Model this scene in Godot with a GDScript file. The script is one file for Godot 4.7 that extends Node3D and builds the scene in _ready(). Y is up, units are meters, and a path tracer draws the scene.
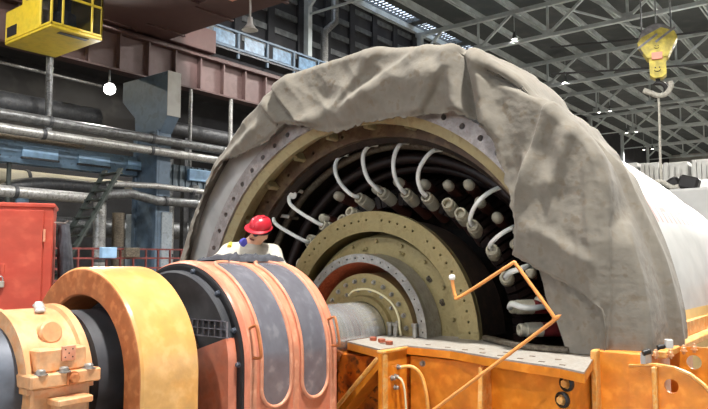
extends Node3D

const AY := 1.1            # height of the machine's axis above the operating floor
var M := {}
var T := {}
var taken := {}
var gen: Node3D
var straight := false       # below the axis an arch goes straight down
var rng := RandomNumberGenerator.new()

# ------------------------------------------------------------------ nodes
func numbered(called: String) -> String:
	if not taken.has(called):
		taken[called] = 0
		return called
	taken[called] += 1
	return "%s_%03d" % [called, taken[called]]

func thing(called: String, label: String, category: String, at := Vector3.ZERO, group := "") -> Node3D:
	var o := Node3D.new()
	o.name = numbered(called)
	add_child(o)
	o.position = at
	o.set_meta("label", label)
	o.set_meta("category", category)
	if group != "":
		o.set_meta("group", group)
	return o

func obj(called: String, s: SurfaceTool, m: Material, parent: Node3D, label := "") -> MeshInstance3D:
	s.generate_normals()
	s.index()
	var o := MeshInstance3D.new()
	o.name = called
	o.mesh = s.commit()
	o.material_override = m
	parent.add_child(o, true)
	if parent != self and parent.get_parent() == self and not (parent is MeshInstance3D):
		o.position = -parent.position      # shapes are given in world axes
	if label != "":
		o.set_meta("label", label)
	return o

func inst(called: String, mesh: Mesh, m: Material, parent: Node3D, t: Transform3D) -> MeshInstance3D:
	var o := MeshInstance3D.new()
	o.name = called
	o.mesh = mesh
	o.material_override = m
	parent.add_child(o, true)
	var shift := Vector3.ZERO
	if parent != self and parent.get_parent() == self and not (parent is MeshInstance3D):
		shift = -parent.position
	o.transform = Transform3D(t.basis, t.origin + shift)
	return o

func struct(called: String, s: SurfaceTool, m: Material, label: String) -> MeshInstance3D:
	var o := obj(called, s, m, self)
	o.set_meta("kind", "structure")
	o.set_meta("label", label)
	return o

func tag(o: Node3D, label: String, category: String, group := "") -> void:
	o.set_meta("label", label)
	o.set_meta("category", category)
	if group != "":
		o.set_meta("group", group)

func solo(called: String, s: SurfaceTool, m: Material, label: String, category: String, group := "") -> MeshInstance3D:
	var o := obj(numbered(called), s, m, self)
	tag(o, label, category, group)
	return o

# ------------------------------------------------------------------ shapes
func st() -> SurfaceTool:
	var s := SurfaceTool.new()
	s.begin(Mesh.PRIMITIVE_TRIANGLES)
	return s

func tri(s: SurfaceTool, a: Vector3, b: Vector3, c: Vector3, out: Vector3, g := -1) -> void:
	s.set_smooth_group(g)
	if (c - a).cross(b - a).dot(out) >= 0.0:
		s.add_vertex(a); s.add_vertex(b); s.add_vertex(c)
	else:
		s.add_vertex(a); s.add_vertex(c); s.add_vertex(b)

func quad(s: SurfaceTool, a: Vector3, b: Vector3, c: Vector3, d: Vector3, out: Vector3, g := -1) -> void:
	tri(s, a, b, c, out, g)
	tri(s, a, c, d, out, g)

func cbox(s: SurfaceTool, t: Transform3D, size: Vector3, ch := 0.0) -> void:
	var h := size * 0.5
	ch = minf(ch, minf(h.x, minf(h.y, h.z)) * 0.45)
	var p := func(sx: float, sy: float, sz: float, ax: int) -> Vector3:
		var v := Vector3(sx * (h.x - (0.0 if ax == 0 else ch)), sy * (h.y - (0.0 if ax == 1 else ch)), sz * (h.z - (0.0 if ax == 2 else ch)))
		return t * v
	var B := t.basis
	for k in [-1.0, 1.0]:
		quad(s, p.call(k, -1.0, -1.0, 0), p.call(k, 1.0, -1.0, 0), p.call(k, 1.0, 1.0, 0), p.call(k, -1.0, 1.0, 0), B.x * k)
		quad(s, p.call(-1.0, k, -1.0, 1), p.call(1.0, k, -1.0, 1), p.call(1.0, k, 1.0, 1), p.call(-1.0, k, 1.0, 1), B.y * k)
		quad(s, p.call(-1.0, -1.0, k, 2), p.call(1.0, -1.0, k, 2), p.call(1.0, 1.0, k, 2), p.call(-1.0, 1.0, k, 2), B.z * k)
	if ch <= 0.0:
		return
	for a in [-1.0, 1.0]:
		for b in [-1.0, 1.0]:
			quad(s, p.call(a, b, -1.0, 0), p.call(a, b, 1.0, 0), p.call(a, b, 1.0, 1), p.call(a, b, -1.0, 1), B.x * a + B.y * b)
			quad(s, p.call(a, -1.0, b, 0), p.call(a, 1.0, b, 0), p.call(a, 1.0, b, 2), p.call(a, -1.0, b, 2), B.x * a + B.z * b)
			quad(s, p.call(-1.0, a, b, 1), p.call(1.0, a, b, 1), p.call(1.0, a, b, 2), p.call(-1.0, a, b, 2), B.y * a + B.z * b)
			for c in [-1.0, 1.0]:
				tri(s, p.call(a, b, c, 0), p.call(a, b, c, 1), p.call(a, b, c, 2), B.x * a + B.y * b + B.z * c)

func bx(s: SurfaceTool, lo: Vector3, hi: Vector3, ch := 0.0) -> void:
	cbox(s, Transform3D(Basis.IDENTITY, (lo + hi) * 0.5), (hi - lo).abs(), ch)

func bar(s: SurfaceTool, a: Vector3, b: Vector3, w: float, h: float, ch := 0.0, up := Vector3.UP) -> void:
	var y := (b - a).normalized()
	if absf(y.dot(up)) > 0.98:
		up = Vector3.RIGHT
	var x := up.cross(y).normalized()
	var z := x.cross(y).normalized()
	cbox(s, Transform3D(Basis(x, y, z), (a + b) * 0.5), Vector3(w, a.distance_to(b), h), ch)

func mp(r: float, deg: float, z: float) -> Vector3:      # a point about the machine's axis
	var a := deg_to_rad(deg)
	if straight and deg < 0.0:
		return Vector3(r, AY + 0.66 * a, z)
	if straight and deg > 180.0:
		return Vector3(-r, AY - 0.66 * (a - PI), z)
	return Vector3(r * cos(a), AY + r * sin(a), z)

# revolved about the machine's axis; profile of (radius, z)
func lathe(s: SurfaceTool, prof: Array, a0: float, a1: float, n: int, closed := false, smooth := false, side := 1.0) -> void:
	var cnt := prof.size()
	if closed:
		var area := 0.0
		for i in cnt:
			var p: Vector2 = prof[i]
			var q: Vector2 = prof[(i + 1) % cnt]
			area += p.x * q.y - q.x * p.y
		side = signf(area)
	for i in (cnt if closed else cnt - 1):
		var p: Vector2 = prof[i]
		var q: Vector2 = prof[(i + 1) % cnt]
		var d := q - p
		var perp := Vector2(d.y, -d.x) * side
		for k in n:
			var u := lerpf(a0, a1, float(k) / n)
			var v := lerpf(a0, a1, float(k + 1) / n)
			var mid := deg_to_rad((u + v) * 0.5)
			var out := Vector3(cos(mid) * perp.x, sin(mid) * perp.x, perp.y)
			quad(s, mp(p.x, u, p.y), mp(q.x, u, q.y), mp(q.x, v, q.y), mp(p.x, v, p.y), out, 1 if smooth else i + 1)
	if closed and absf(a1 - a0) < 359.5:
		var poly := PackedVector2Array(prof)
		var ix := Geometry2D.triangulate_polygon(poly)
		for e in [[a0, -1.0], [a1, 1.0]]:
			var ang: float = deg_to_rad(e[0])
			var out := Vector3(-sin(ang), cos(ang), 0) * float(e[1])
			for j in range(0, ix.size(), 3):
				tri(s, mp(poly[ix[j]].x, e[0], poly[ix[j]].y), mp(poly[ix[j + 1]].x, e[0], poly[ix[j + 1]].y), mp(poly[ix[j + 2]].x, e[0], poly[ix[j + 2]].y), out)

# revolved about the y axis of t; profile of (radius, y)
func spin(s: SurfaceTool, prof: Array, t: Transform3D, n := 16, smooth := false) -> void:
	for i in prof.size() - 1:
		var p: Vector2 = prof[i]
		var q: Vector2 = prof[i + 1]
		var d := q - p
		var perp := Vector2(d.y, -d.x)
		for k in n:
			var u := TAU * k / n
			var v := TAU * (k + 1) / n
			var m := (u + v) * 0.5
			var out := t.basis * Vector3(cos(m) * perp.x, perp.y, sin(m) * perp.x)
			var a := t * Vector3(cos(u) * p.x, p.y, sin(u) * p.x)
			var b := t * Vector3(cos(u) * q.x, q.y, sin(u) * q.x)
			var c := t * Vector3(cos(v) * q.x, q.y, sin(v) * q.x)
			var e := t * Vector3(cos(v) * p.x, p.y, sin(v) * p.x)
			var g := 1 if smooth else i + 1
			if q.x < 1e-5:
				tri(s, a, b, e, out, g)
			elif p.x < 1e-5:
				tri(s, a, b, c, out, g)
			else:
				quad(s, a, b, c, e, out, g)

func along(a: Vector3, dir: Vector3) -> Transform3D:      # y axis along dir
	var y := dir.normalized()
	var h := Vector3.RIGHT if absf(y.x) < 0.9 else Vector3.UP
	var x := h.cross(y).normalized()
	return Transform3D(Basis(x, y, x.cross(y)), a)

func rod(s: SurfaceTool, a: Vector3, b: Vector3, r: float, n := 12) -> void:
	var l := a.distance_to(b)
	var c := minf(r * 0.15, l * 0.1)
	spin(s, [Vector2(0, 0), Vector2(r - c, 0), Vector2(r, c), Vector2(r, l - c), Vector2(r - c, l), Vector2(0, l)], along(a, b - a), n)

func hexbolt(s: SurfaceTool, at: Vector3, dir: Vector3, r: float, h: float) -> void:
	spin(s, [Vector2(r * 1.35, 0), Vector2(r * 1.35, h * 0.2), Vector2(r, h * 0.2)], along(at, dir), 12)
	spin(s, [Vector2(r, h * 0.2), Vector2(r, h * 0.9), Vector2(r * 0.85, h), Vector2(0, h)], along(at, dir), 6)

func tube(s: SurfaceTool, pts: Array, r: float, n := 10, caps := true, ring := 0.0) -> void:
	var cnt := pts.size()
	var fr: Array[Transform3D] = []
	var x := Vector3.ZERO
	for i in cnt:
		var y: Vector3
		if i == 0:
			y = pts[1] - pts[0]
		elif i == cnt - 1:
			y = pts[i] - pts[i - 1]
		else:
			y = (pts[i + 1] - pts[i]).normalized() + (pts[i] - pts[i - 1]).normalized()
		y = y.normalized()
		if i == 0:
			x = along(Vector3.ZERO, y).basis.x
		else:
			x = (x - y * x.dot(y)).normalized()
		fr.append(Transform3D(Basis(x, y, x.cross(y)), pts[i]))
	for i in cnt - 1:
		for k in n:
			var u := TAU * k / n
			var v := TAU * (k + 1) / n
			var m := (u + v) * 0.5
			quad(s, fr[i] * Vector3(cos(u) * r, 0, sin(u) * r), fr[i + 1] * Vector3(cos(u) * r, 0, sin(u) * r), fr[i + 1] * Vector3(cos(v) * r, 0, sin(v) * r), fr[i] * Vector3(cos(v) * r, 0, sin(v) * r), fr[i].basis * Vector3(cos(m), 0, sin(m)), 1)
	if caps:
		for e in [0, cnt - 1]:
			var out: Vector3 = fr[e].basis.y * (-1.0 if e == 0 else 1.0)
			for k in n:
				var u := TAU * k / n
				var v := TAU * (k + 1) / n
				tri(s, fr[e].origin, fr[e] * Vector3(cos(u) * r, 0, sin(u) * r), fr[e] * Vector3(cos(v) * r, 0, sin(v) * r), out, 2)

func curve(pts: Array, per := 6) -> Array:                # Catmull-Rom through the points
	var out := []
	for i in pts.size() - 1:
		var p0: Vector3 = pts[maxi(i - 1, 0)]
		var p1: Vector3 = pts[i]
		var p2: Vector3 = pts[i + 1]
		var p3: Vector3 = pts[mini(i + 2, pts.size() - 1)]
		for k in per:
			out.append(p1.cubic_interpolate(p2, p0, p3, float(k) / per))
	out.append(pts[-1])
	return out

func prism(s: SurfaceTool, poly: PackedVector2Array, t: Transform3D, depth: float) -> void:   # along +z of t
	var ix := Geometry2D.triangulate_polygon(poly)
	var area := 0.0
	for i in poly.size():
		var q := poly[(i + 1) % poly.size()]
		area += poly[i].x * q.y - q.x * poly[i].y
	for j in range(0, ix.size(), 3):
		for e in [[0.0, -1.0], [depth, 1.0]]:
			var zz: float = e[0]
			tri(s, t * Vector3(poly[ix[j]].x, poly[ix[j]].y, zz), t * Vector3(poly[ix[j + 1]].x, poly[ix[j + 1]].y, zz), t * Vector3(poly[ix[j + 2]].x, poly[ix[j + 2]].y, zz), t.basis.z * float(e[1]))
	for i in poly.size():
		var p := poly[i]
		var q := poly[(i + 1) % poly.size()]
		var n := Vector2(q.y - p.y, p.x - q.x) * signf(area)
		quad(s, t * Vector3(p.x, p.y, 0), t * Vector3(q.x, q.y, 0), t * Vector3(q.x, q.y, depth), t * Vector3(p.x, p.y, depth), t.basis * Vector3(n.x, n.y, 0))

# a flat ring that faces +z with real round holes in it, and the ring's rims
func holed_ring(s: SurfaceTool, r0: float, r1: float, z: float, thick: float, rh: float, hr: float, holes: Array, a0: float, a1: float) -> void:
	var hs := holes.duplicate()
	hs.sort()
	var K := 16
	for i in hs.size():
		var ah: float = hs[i]
		var al: float = a0 if i == 0 else (hs[i - 1] + ah) * 0.5
		var ar: float = a1 if i == hs.size() - 1 else (hs[i + 1] + ah) * 0.5
		var lim := rad_to_deg(hr * 4.0 / rh)
		if ah - al > lim:
			_sector(s, r0, r1, z, al, ah - lim)
			al = ah - lim
		if ar - ah > lim:
			_sector(s, r0, r1, z, ah + lim, ar)
			ar = ah + lim
		var inner := []
		var outer := []
		for k in K:
			var f := TAU * (k + 0.5) / K + PI / K
			var c := cos(f)
			var d := sin(f)
			var mm := maxf(absf(c), absf(d))
			var u := c / mm
			var v := d / mm
			outer.append(mp(rh + (v * (r1 - rh) if v > 0 else v * (rh - r0)), ah + (u * (ar - ah) if u > 0 else u * (ah - al)), z))
			var ctr := mp(rh, ah, z)
			var ra := deg_to_rad(ah)
			var tx := Vector3(-sin(ra), cos(ra), 0)
			var rx := Vector3(cos(ra), sin(ra), 0)
			inner.append(ctr + tx * c * hr + rx * d * hr)
		for k in K:
			var j := (k + 1) % K
			quad(s, inner[k], outer[k], outer[j], inner[j], Vector3(0, 0, 1), 1)
			var back := Vector3(0, 0, -thick * 0.7)
			quad(s, inner[k], inner[j], inner[j] + back, inner[k] + back, mp(rh, ah, z) - inner[k], 2)
			tri(s, inner[k] + back, inner[j] + back, mp(rh, ah, z) + back, Vector3(0, 0, 1), 3)
	var n := int(absf(a1 - a0) / 3.0)
	lathe(s, [Vector2(r1, z - thick), Vector2(r1, z)], a0, a1, n)
	lathe(s, [Vector2(r0, z), Vector2(r0, z - thick)], a0, a1, n)
	lathe(s, [Vector2(r0, z - thick), Vector2(r1, z - thick)], a0, a1, n)

func _sector(s: SurfaceTool, r0: float, r1: float, z: float, a: float, b: float) -> void:
	var n := maxi(1, int((b - a) / 3.0))
	for k in n:
		var u := lerpf(a, b, float(k) / n)
		var v := lerpf(a, b, float(k + 1) / n)
		quad(s, mp(r0, u, z), mp(r1, u, z), mp(r1, v, z), mp(r0, v, z), Vector3(0, 0, 1), 1)

func table(tab: Array, x: float) -> float:                # piecewise linear, x falling or rising
	if (tab[0][0] < tab[-1][0]) == (x <= tab[0][0]) and x != tab[0][0]:
		return tab[0][1]
	for i in tab.size() - 1:
		var a: float = tab[i][0]
		var b: float = tab[i + 1][0]
		if (x - a) * (x - b) <= 0.0:
			return lerpf(tab[i][1], tab[i + 1][1], 0.0 if a == b else (x - a) / (b - a))
	return tab[0][1] if absf(x - tab[0][0]) < absf(x - tab[-1][0]) else tab[-1][1]

# ------------------------------------------------------------------ materials
func noise_tex(seed_: int, freq: float, lo: float, hi: float, size := 256, ridged := false, sharp := 1.0) -> ImageTexture:
	var n := FastNoiseLite.new()
	n.seed = seed_
	n.noise_type = FastNoiseLite.TYPE_SIMPLEX_SMOOTH
	n.frequency = freq
	n.fractal_type = FastNoiseLite.FRACTAL_RIDGED if ridged else FastNoiseLite.FRACTAL_FBM
	n.fractal_octaves = 5
	n.fractal_gain = 0.55
	var im := n.get_seamless_image(size, size)
	im.convert(Image.FORMAT_L8)
	var d := im.get_data()
	for i in d.size():
		var v := d[i] / 255.0
		v = clampf((v - 0.5) * sharp + 0.5, 0.0, 1.0)
		d[i] = int(255.0 * lerpf(lo, hi, v))
	return ImageTexture.create_from_image(Image.create_from_data(size, size, false, Image.FORMAT_L8, d))

# colours a, b and c chosen by two noises: patches of wear, rust, oil, lime
func blend_tex(seed_: int, freq: float, a: Color, b: Color, c: Color, cut_b: float, cut_c: float, soft := 0.12, size := 256) -> ImageTexture:
	var n := FastNoiseLite.new()
	n.seed = seed_
	n.frequency = freq
	n.fractal_octaves = 5
	var m := FastNoiseLite.new()
	m.seed = seed_ + 77
	m.frequency = freq * 2.3
	m.fractal_octaves = 4
	var i1 := n.get_seamless_image(size, size)
	var i2 := m.get_seamless_image(size, size)
	i1.convert(Image.FORMAT_L8)
	i2.convert(Image.FORMAT_L8)
	var d1 := i1.get_data()
	var d2 := i2.get_data()
	var out := PackedByteArray()
	out.resize(size * size * 3)
	for i in d1.size():
		var v := d1[i] / 255.0
		var w := d2[i] / 255.0
		var col := a.lerp(b, smoothstep(cut_b - soft * 1.6, cut_b + soft * 1.6, v)).lerp(c, 0.7 * smoothstep(cut_c - soft, cut_c + soft, w))
		var f := 0.92 + 0.16 * (w - 0.5) + 0.1 * (v - 0.5)
		out[i * 3] = clampi(int(col.r * f * 255.0), 0, 255)
		out[i * 3 + 1] = clampi(int(col.g * f * 255.0), 0, 255)
		out[i * 3 + 2] = clampi(int(col.b * f * 255.0), 0, 255)
	return ImageTexture.create_from_image(Image.create_from_data(size, size, false, Image.FORMAT_RGB8, out))

func bump_tex(seed_: int, freq: float, strength: float, size := 256) -> ImageTexture:
	var n := FastNoiseLite.new()
	n.seed = seed_
	n.frequency = freq
	n.fractal_octaves = 5
	n.fractal_gain = 0.6
	var im := n.get_seamless_image(size, size)
	im.convert(Image.FORMAT_L8)
	im.bump_map_to_normal_map(strength)
	return ImageTexture.create_from_image(im)

func mk(called: String, col: Color, rough := 0.6, metal := 0.0, tex = null, sc = 1.0, nrm = null, nsc := 0.5) -> StandardMaterial3D:
	var m := StandardMaterial3D.new()
	m.resource_name = called
	m.albedo_color = col
	m.roughness = rough
	m.metallic = metal
	m.cull_mode = BaseMaterial3D.CULL_DISABLED
	if tex != null:
		m.albedo_texture = tex
	if nrm != null:
		m.normal_enabled = true
		m.normal_texture = nrm
		m.normal_scale = nsc
	if tex != null or nrm != null:
		m.uv1_triplanar = true
		m.uv1_world_triplanar = true
		m.uv1_scale = sc if sc is Vector3 else Vector3.ONE * float(sc)
	M[called] = m
	return m

func rgb(r: int, g: int, b: int) -> Color:
	return Color(r / 255.0, g / 255.0, b / 255.0)

func glow(called: String, col: Color, energy: float) -> StandardMaterial3D:
	var m := mk(called, Color(0.9, 0.9, 0.9), 0.5)
	m.emission_enabled = true
	m.emission = col
	m.emission_energy_multiplier = energy
	return m

func make_materials() -> void:
	T.grime = noise_tex(3, 0.012, 0.62, 1.0)
	T.soft = noise_tex(5, 0.01, 0.82, 1.0)
	T.streak = noise_tex(8, 0.02, 0.55, 1.0, 256, false, 1.3)
	T.bump = bump_tex(11, 0.03, 3.0)
	T.weave = bump_tex(17, 0.09, 2.0)
	T.bumpfine = bump_tex(19, 0.12, 1.5)
	# the machine
	mk("orange", Color.WHITE, 0.4, 0.0, blend_tex(21, 0.012, rgb(241, 146, 38), rgb(236, 136, 30), rgb(244, 158, 54), 0.56, 0.66), 0.9, T.bumpfine, 0.1)
	mk("orange_grimy", Color.WHITE, 0.5, 0.0, blend_tex(22, 0.015, rgb(226, 122, 22), rgb(150, 76, 22), rgb(70, 40, 22), 0.6, 0.72), 1.2, T.bumpfine, 0.2)
	mk("orange_edge", Color.WHITE, 0.5, 0.0, blend_tex(23, 0.02, rgb(243, 172, 84), rgb(240, 190, 120), rgb(225, 140, 40), 0.55, 0.68), 1.5)
	mk("salmon", Color.WHITE, 0.38, 0.0, blend_tex(24, 0.012, rgb(219, 134, 106), rgb(223, 142, 114), rgb(210, 120, 88), 0.55, 0.7), 1.1, T.bumpfine, 0.1)
	mk("salmon_rim", Color.WHITE, 0.45, 0.0, blend_tex(25, 0.012, rgb(228, 156, 124), rgb(224, 146, 112), rgb(232, 170, 140), 0.55, 0.7), 1.2)
	mk("yellow_cover", Color.WHITE, 0.34, 0.0, blend_tex(26, 0.012, rgb(236, 182, 108), rgb(234, 174, 96), rgb(239, 192, 126), 0.55, 0.66), 0.9, T.bumpfine, 0.1)
	mk("rust_face", Color.WHITE, 0.6, 0.0, blend_tex(27, 0.01, rgb(192, 118, 68), rgb(182, 106, 58), rgb(204, 134, 82), 0.5, 0.6), 1.8)
	mk("pedestal", Color.WHITE, 0.45, 0.0, blend_tex(28, 0.014, rgb(236, 174, 120), rgb(236, 182, 132), rgb(226, 154, 94), 0.5, 0.68), 1.5, T.bumpfine, 0.15)
	mk("white_casing", Color.WHITE, 0.5, 0.0, blend_tex(29, 0.008, rgb(200, 200, 197), rgb(195, 195, 192), rgb(186, 184, 180), 0.6, 0.75), 0.5)
	mk("cream_band", rgb(240, 205, 128), 0.5, 0.0, T.soft, 0.6)
	mk("flange", Color.WHITE, 0.5, 0.15, blend_tex(30, 0.02, rgb(168, 160, 156), rgb(180, 173, 170), rgb(148, 134, 128), 0.55, 0.7), 1.6, T.bumpfine, 0.2)
	mk("khaki", Color.WHITE, 0.5, 0.25, blend_tex(31, 0.012, rgb(170, 154, 106), rgb(158, 142, 96), rgb(132, 116, 76), 0.52, 0.72), 1.6, T.bumpfine, 0.15)
	mk("khaki_pale", Color.WHITE, 0.5, 0.1, blend_tex(32, 0.012, rgb(178, 166, 126), rgb(166, 152, 112), rgb(134, 118, 84), 0.55, 0.72), 1.2)
	mk("brown_ring", Color.WHITE, 0.55, 0.2, blend_tex(33, 0.012, rgb(106, 84, 66), rgb(124, 104, 78), rgb(86, 62, 48), 0.55, 0.66), 1.5)
	mk("winding", Color.WHITE, 0.5, 0.0, blend_tex(34, 0.03, rgb(34, 19, 15), rgb(44, 26, 19), rgb(22, 13, 11), 0.55, 0.6), 2.0)
	mk("bore", Color.WHITE, 0.6, 0.1, blend_tex(35, 0.02, rgb(42, 31, 25), rgb(62, 46, 34), rgb(26, 19, 16), 0.55, 0.6), 1.2)
	mk("pipe_dirty", Color.WHITE, 0.5, 0.3, blend_tex(36, 0.03, rgb(98, 88, 74), rgb(120, 112, 96), rgb(62, 48, 38), 0.55, 0.62), 2.0)
	mk("hose", rgb(236, 236, 230), 0.4)
	mk("cream_tube", Color.WHITE, 0.5, 0.0, blend_tex(37, 0.03, rgb(218, 210, 188), rgb(200, 190, 164), rgb(160, 144, 112), 0.55, 0.74), 3.0)
	mk("tape_brown", Color.WHITE, 0.55, 0.0, blend_tex(38, 0.05, rgb(84, 40, 32), rgb(104, 62, 44), rgb(56, 28, 22), 0.55, 0.62), 3.0)
	mk("tape_red", rgb(150, 52, 52), 0.5, 0.0, T.grime, 3.0)
	mk("steel", rgb(226, 228, 230), 0.24, 0.75, T.soft, Vector3(1, 1, 14))
	mk("steel_worn", Color.WHITE, 0.42, 0.6, blend_tex(39, 0.015, rgb(172, 170, 164), rgb(182, 180, 176), rgb(140, 132, 120), 0.55, 0.7), 2.0)
	mk("joint_steel", Color.WHITE, 0.5, 0.3, blend_tex(40, 0.015, rgb(190, 185, 176), rgb(178, 170, 160), rgb(152, 140, 126), 0.55, 0.72), 2.0)
	mk("rust_red", Color.WHITE, 0.6, 0.0, blend_tex(41, 0.03, rgb(168, 84, 52), rgb(146, 68, 42), rgb(190, 110, 76), 0.55, 0.68), 2.0)
	mk("bolt", rgb(150, 146, 140), 0.4, 0.6)
	mk("bolt_dark", rgb(30, 28, 28), 0.5, 0.2)
	mk("mesh_panel", Color.WHITE, 0.2, 0.3, blend_tex(42, 0.008, rgb(138, 138, 148), rgb(130, 130, 141), rgb(156, 156, 164), 0.5, 0.74), 1.4)
	mk("black_paint", rgb(32, 32, 36), 0.5, 0.0, T.grime, 1.5)
	mk("dark_grey", rgb(74, 76, 82), 0.5, 0.1, T.grime, 1.2)
	mk("blue_grey", rgb(112, 120, 134), 0.45, 0.2, T.grime, 1.2)
	mk("wire_cream", rgb(222, 214, 176), 0.5)
	mk("rod_paint", rgb(246, 164, 88), 0.4, 0.0, T.soft, 2.0)
	mk("faded_red", rgb(214, 150, 146), 0.5, 0.0, T.soft, 3.0)
	mk("pale_steel", Color.WHITE, 0.5, 0.1, blend_tex(57, 0.012, rgb(158, 168, 176), rgb(144, 154, 163), rgb(116, 122, 126), 0.55, 0.7), 0.6)
	mk("stencil", rgb(112, 108, 100), 0.8, 0.0, T.grime, 6.0)
	var cl := mk("tarp", Color.WHITE, 0.92, 0.0, blend_tex(43, 0.008, rgb(134, 128, 117), rgb(124, 118, 107), rgb(110, 98, 82), 0.55, 0.72, 0.1, 512), 0.8, T.bump, 0.32)
	cl.rim_enabled = true
	cl.rim = 0.15
	for k in ["yellow_cover", "salmon", "orange", "pedestal"]:
		M[k].clearcoat_enabled = true
		M[k].clearcoat = 0.5
		M[k].clearcoat_roughness = 0.22
	# people and cloth
	mk("jacket", rgb(204, 199, 186), 0.85, 0.0, T.soft, 4.0, T.weave, 0.3)
	mk("trousers", rgb(62, 70, 84), 0.9, 0.0, T.soft, 4.0)
	mk("grey_cloth", rgb(74, 76, 84), 0.9, 0.0, T.grime, 3.0, T.weave, 0.4)
	mk("glove", rgb(84, 88, 100), 0.85, 0.0, T.grime, 6.0)
	mk("skin", rgb(222, 170, 140), 0.55)
	mk("helmet", rgb(190, 40, 54), 0.3)
	mk("blue_cloth", rgb(66, 66, 160), 0.8)
	mk("hi_vis", rgb(232, 206, 70), 0.7)
	mk("lens", rgb(60, 64, 72), 0.15)
	# the hall
	mk("red_paint", Color.WHITE, 0.42, 0.0, blend_tex(44, 0.01, rgb(198, 84, 66), rgb(192, 76, 60), rgb(206, 98, 76), 0.55, 0.7), 0.9)
	mk("red_rail", rgb(138, 60, 55), 0.5, 0.0, T.grime, 1.0)
	mk("maroon", Color.WHITE, 0.55, 0.0, blend_tex(45, 0.008, rgb(106, 84, 82), rgb(98, 76, 75), rgb(88, 68, 66), 0.55, 0.68), 0.3)
	mk("crane_brown", Color.WHITE, 0.55, 0.0, blend_tex(46, 0.008, rgb(82, 56, 53), rgb(76, 50, 47), rgb(68, 46, 44), 0.55, 0.66), 0.3)
	mk("cab_yellow", Color.WHITE, 0.4, 0.0, blend_tex(47, 0.01, rgb(212, 186, 52), rgb(204, 176, 46), rgb(192, 160, 46), 0.55, 0.7), 0.5)
	mk("column_blue", Color.WHITE, 0.55, 0.0, blend_tex(48, 0.008, rgb(98, 118, 138), rgb(88, 108, 128), rgb(78, 92, 106), 0.55, 0.7), 0.4)
	mk("beam_blue", Color.WHITE, 0.5, 0.0, blend_tex(49, 0.012, rgb(118, 148, 176), rgb(104, 132, 158), rgb(80, 96, 112), 0.56, 0.7), 0.5)
	mk("panel_blue", rgb(150, 188, 224), 0.45, 0.0, T.soft, 0.8)
	mk("gallery_blue", rgb(104, 140, 172), 0.45, 0.0, T.grime, 0.8)
	mk("lagging", Color.WHITE, 0.38, 0.5, blend_tex(50, 0.02, rgb(126, 128, 130), rgb(94, 96, 98), rgb(62, 59, 54), 0.55, 0.64), 0.8, T.bump, 0.4)
	mk("lagging_bright", Color.WHITE, 0.34, 0.4, blend_tex(51, 0.02, rgb(182, 182, 180), rgb(148, 148, 147), rgb(96, 92, 86), 0.55, 0.66), 0.8, T.bump, 0.4)
	mk("pipe_dark", Color.WHITE, 0.5, 0.3, blend_tex(52, 0.02, rgb(70, 72, 76), rgb(54, 55, 58), rgb(90, 88, 84), 0.55, 0.68), 0.7, T.bump, 0.3)
	mk("stair_green", rgb(46, 54, 50), 0.6, 0.0, T.grime, 1.0)
	mk("sheet_blue", rgb(118, 134, 146), 0.5, 0.2, T.streak, Vector3(0.6, 0.2, 0.6))
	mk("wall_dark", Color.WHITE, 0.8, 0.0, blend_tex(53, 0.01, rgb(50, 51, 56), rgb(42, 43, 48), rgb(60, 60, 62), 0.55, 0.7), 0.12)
	mk("wall_light", Color.WHITE, 0.8, 0.0, blend_tex(54, 0.01, rgb(176, 176, 172), rgb(160, 160, 156), rgb(140, 138, 132), 0.55, 0.7), 0.1)
	mk("deck", Color.WHITE, 0.8, 0.1, blend_tex(55, 0.01, rgb(78, 85, 87), rgb(71, 78, 80), rgb(88, 92, 92), 0.55, 0.7), 0.1)
	mk("truss", rgb(208, 218, 220), 0.6, 0.0, T.soft, 0.3)
	mk("floor", Color.WHITE, 0.5, 0.0, blend_tex(56, 0.01, rgb(140, 132, 120), rgb(126, 118, 108), rgb(100, 92, 84), 0.55, 0.7), 0.3)
	mk("frame_grey", rgb(120, 124, 126), 0.5, 0.2, T.grime, 0.6)
	mk("white_enclosure", rgb(196, 196, 194), 0.6, 0.0, T.soft, 0.2)
	mk("rope", rgb(206, 202, 190), 0.9, 0.0, T.grime, 4.0)
	mk("cable_black", rgb(24, 24, 26), 0.6)
	mk("hook_yellow", rgb(226, 206, 78), 0.5, 0.0, T.grime, 1.5)
	mk("hook_grey", rgb(150, 148, 150), 0.5, 0.2, T.grime, 2.0)
	mk("hook_pink", rgb(226, 156, 136), 0.6)
	mk("brass_lock", rgb(214, 210, 200), 0.3, 0.7)
	var g := mk("glass", Color(0.78, 0.84, 0.86, 0.16), 0.05)
	g.transparency = BaseMaterial3D.TRANSPARENCY_ALPHA
	var cg := mk("cab_glass", Color(0.10, 0.12, 0.13, 0.45), 0.05)
	cg.transparency = BaseMaterial3D.TRANSPARENCY_ALPHA
	glow("lamp_face", Color(1.0, 0.97, 0.92), 9.0)
	glow("flood_face", Color(1.0, 0.99, 0.97), 14.0)

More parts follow.
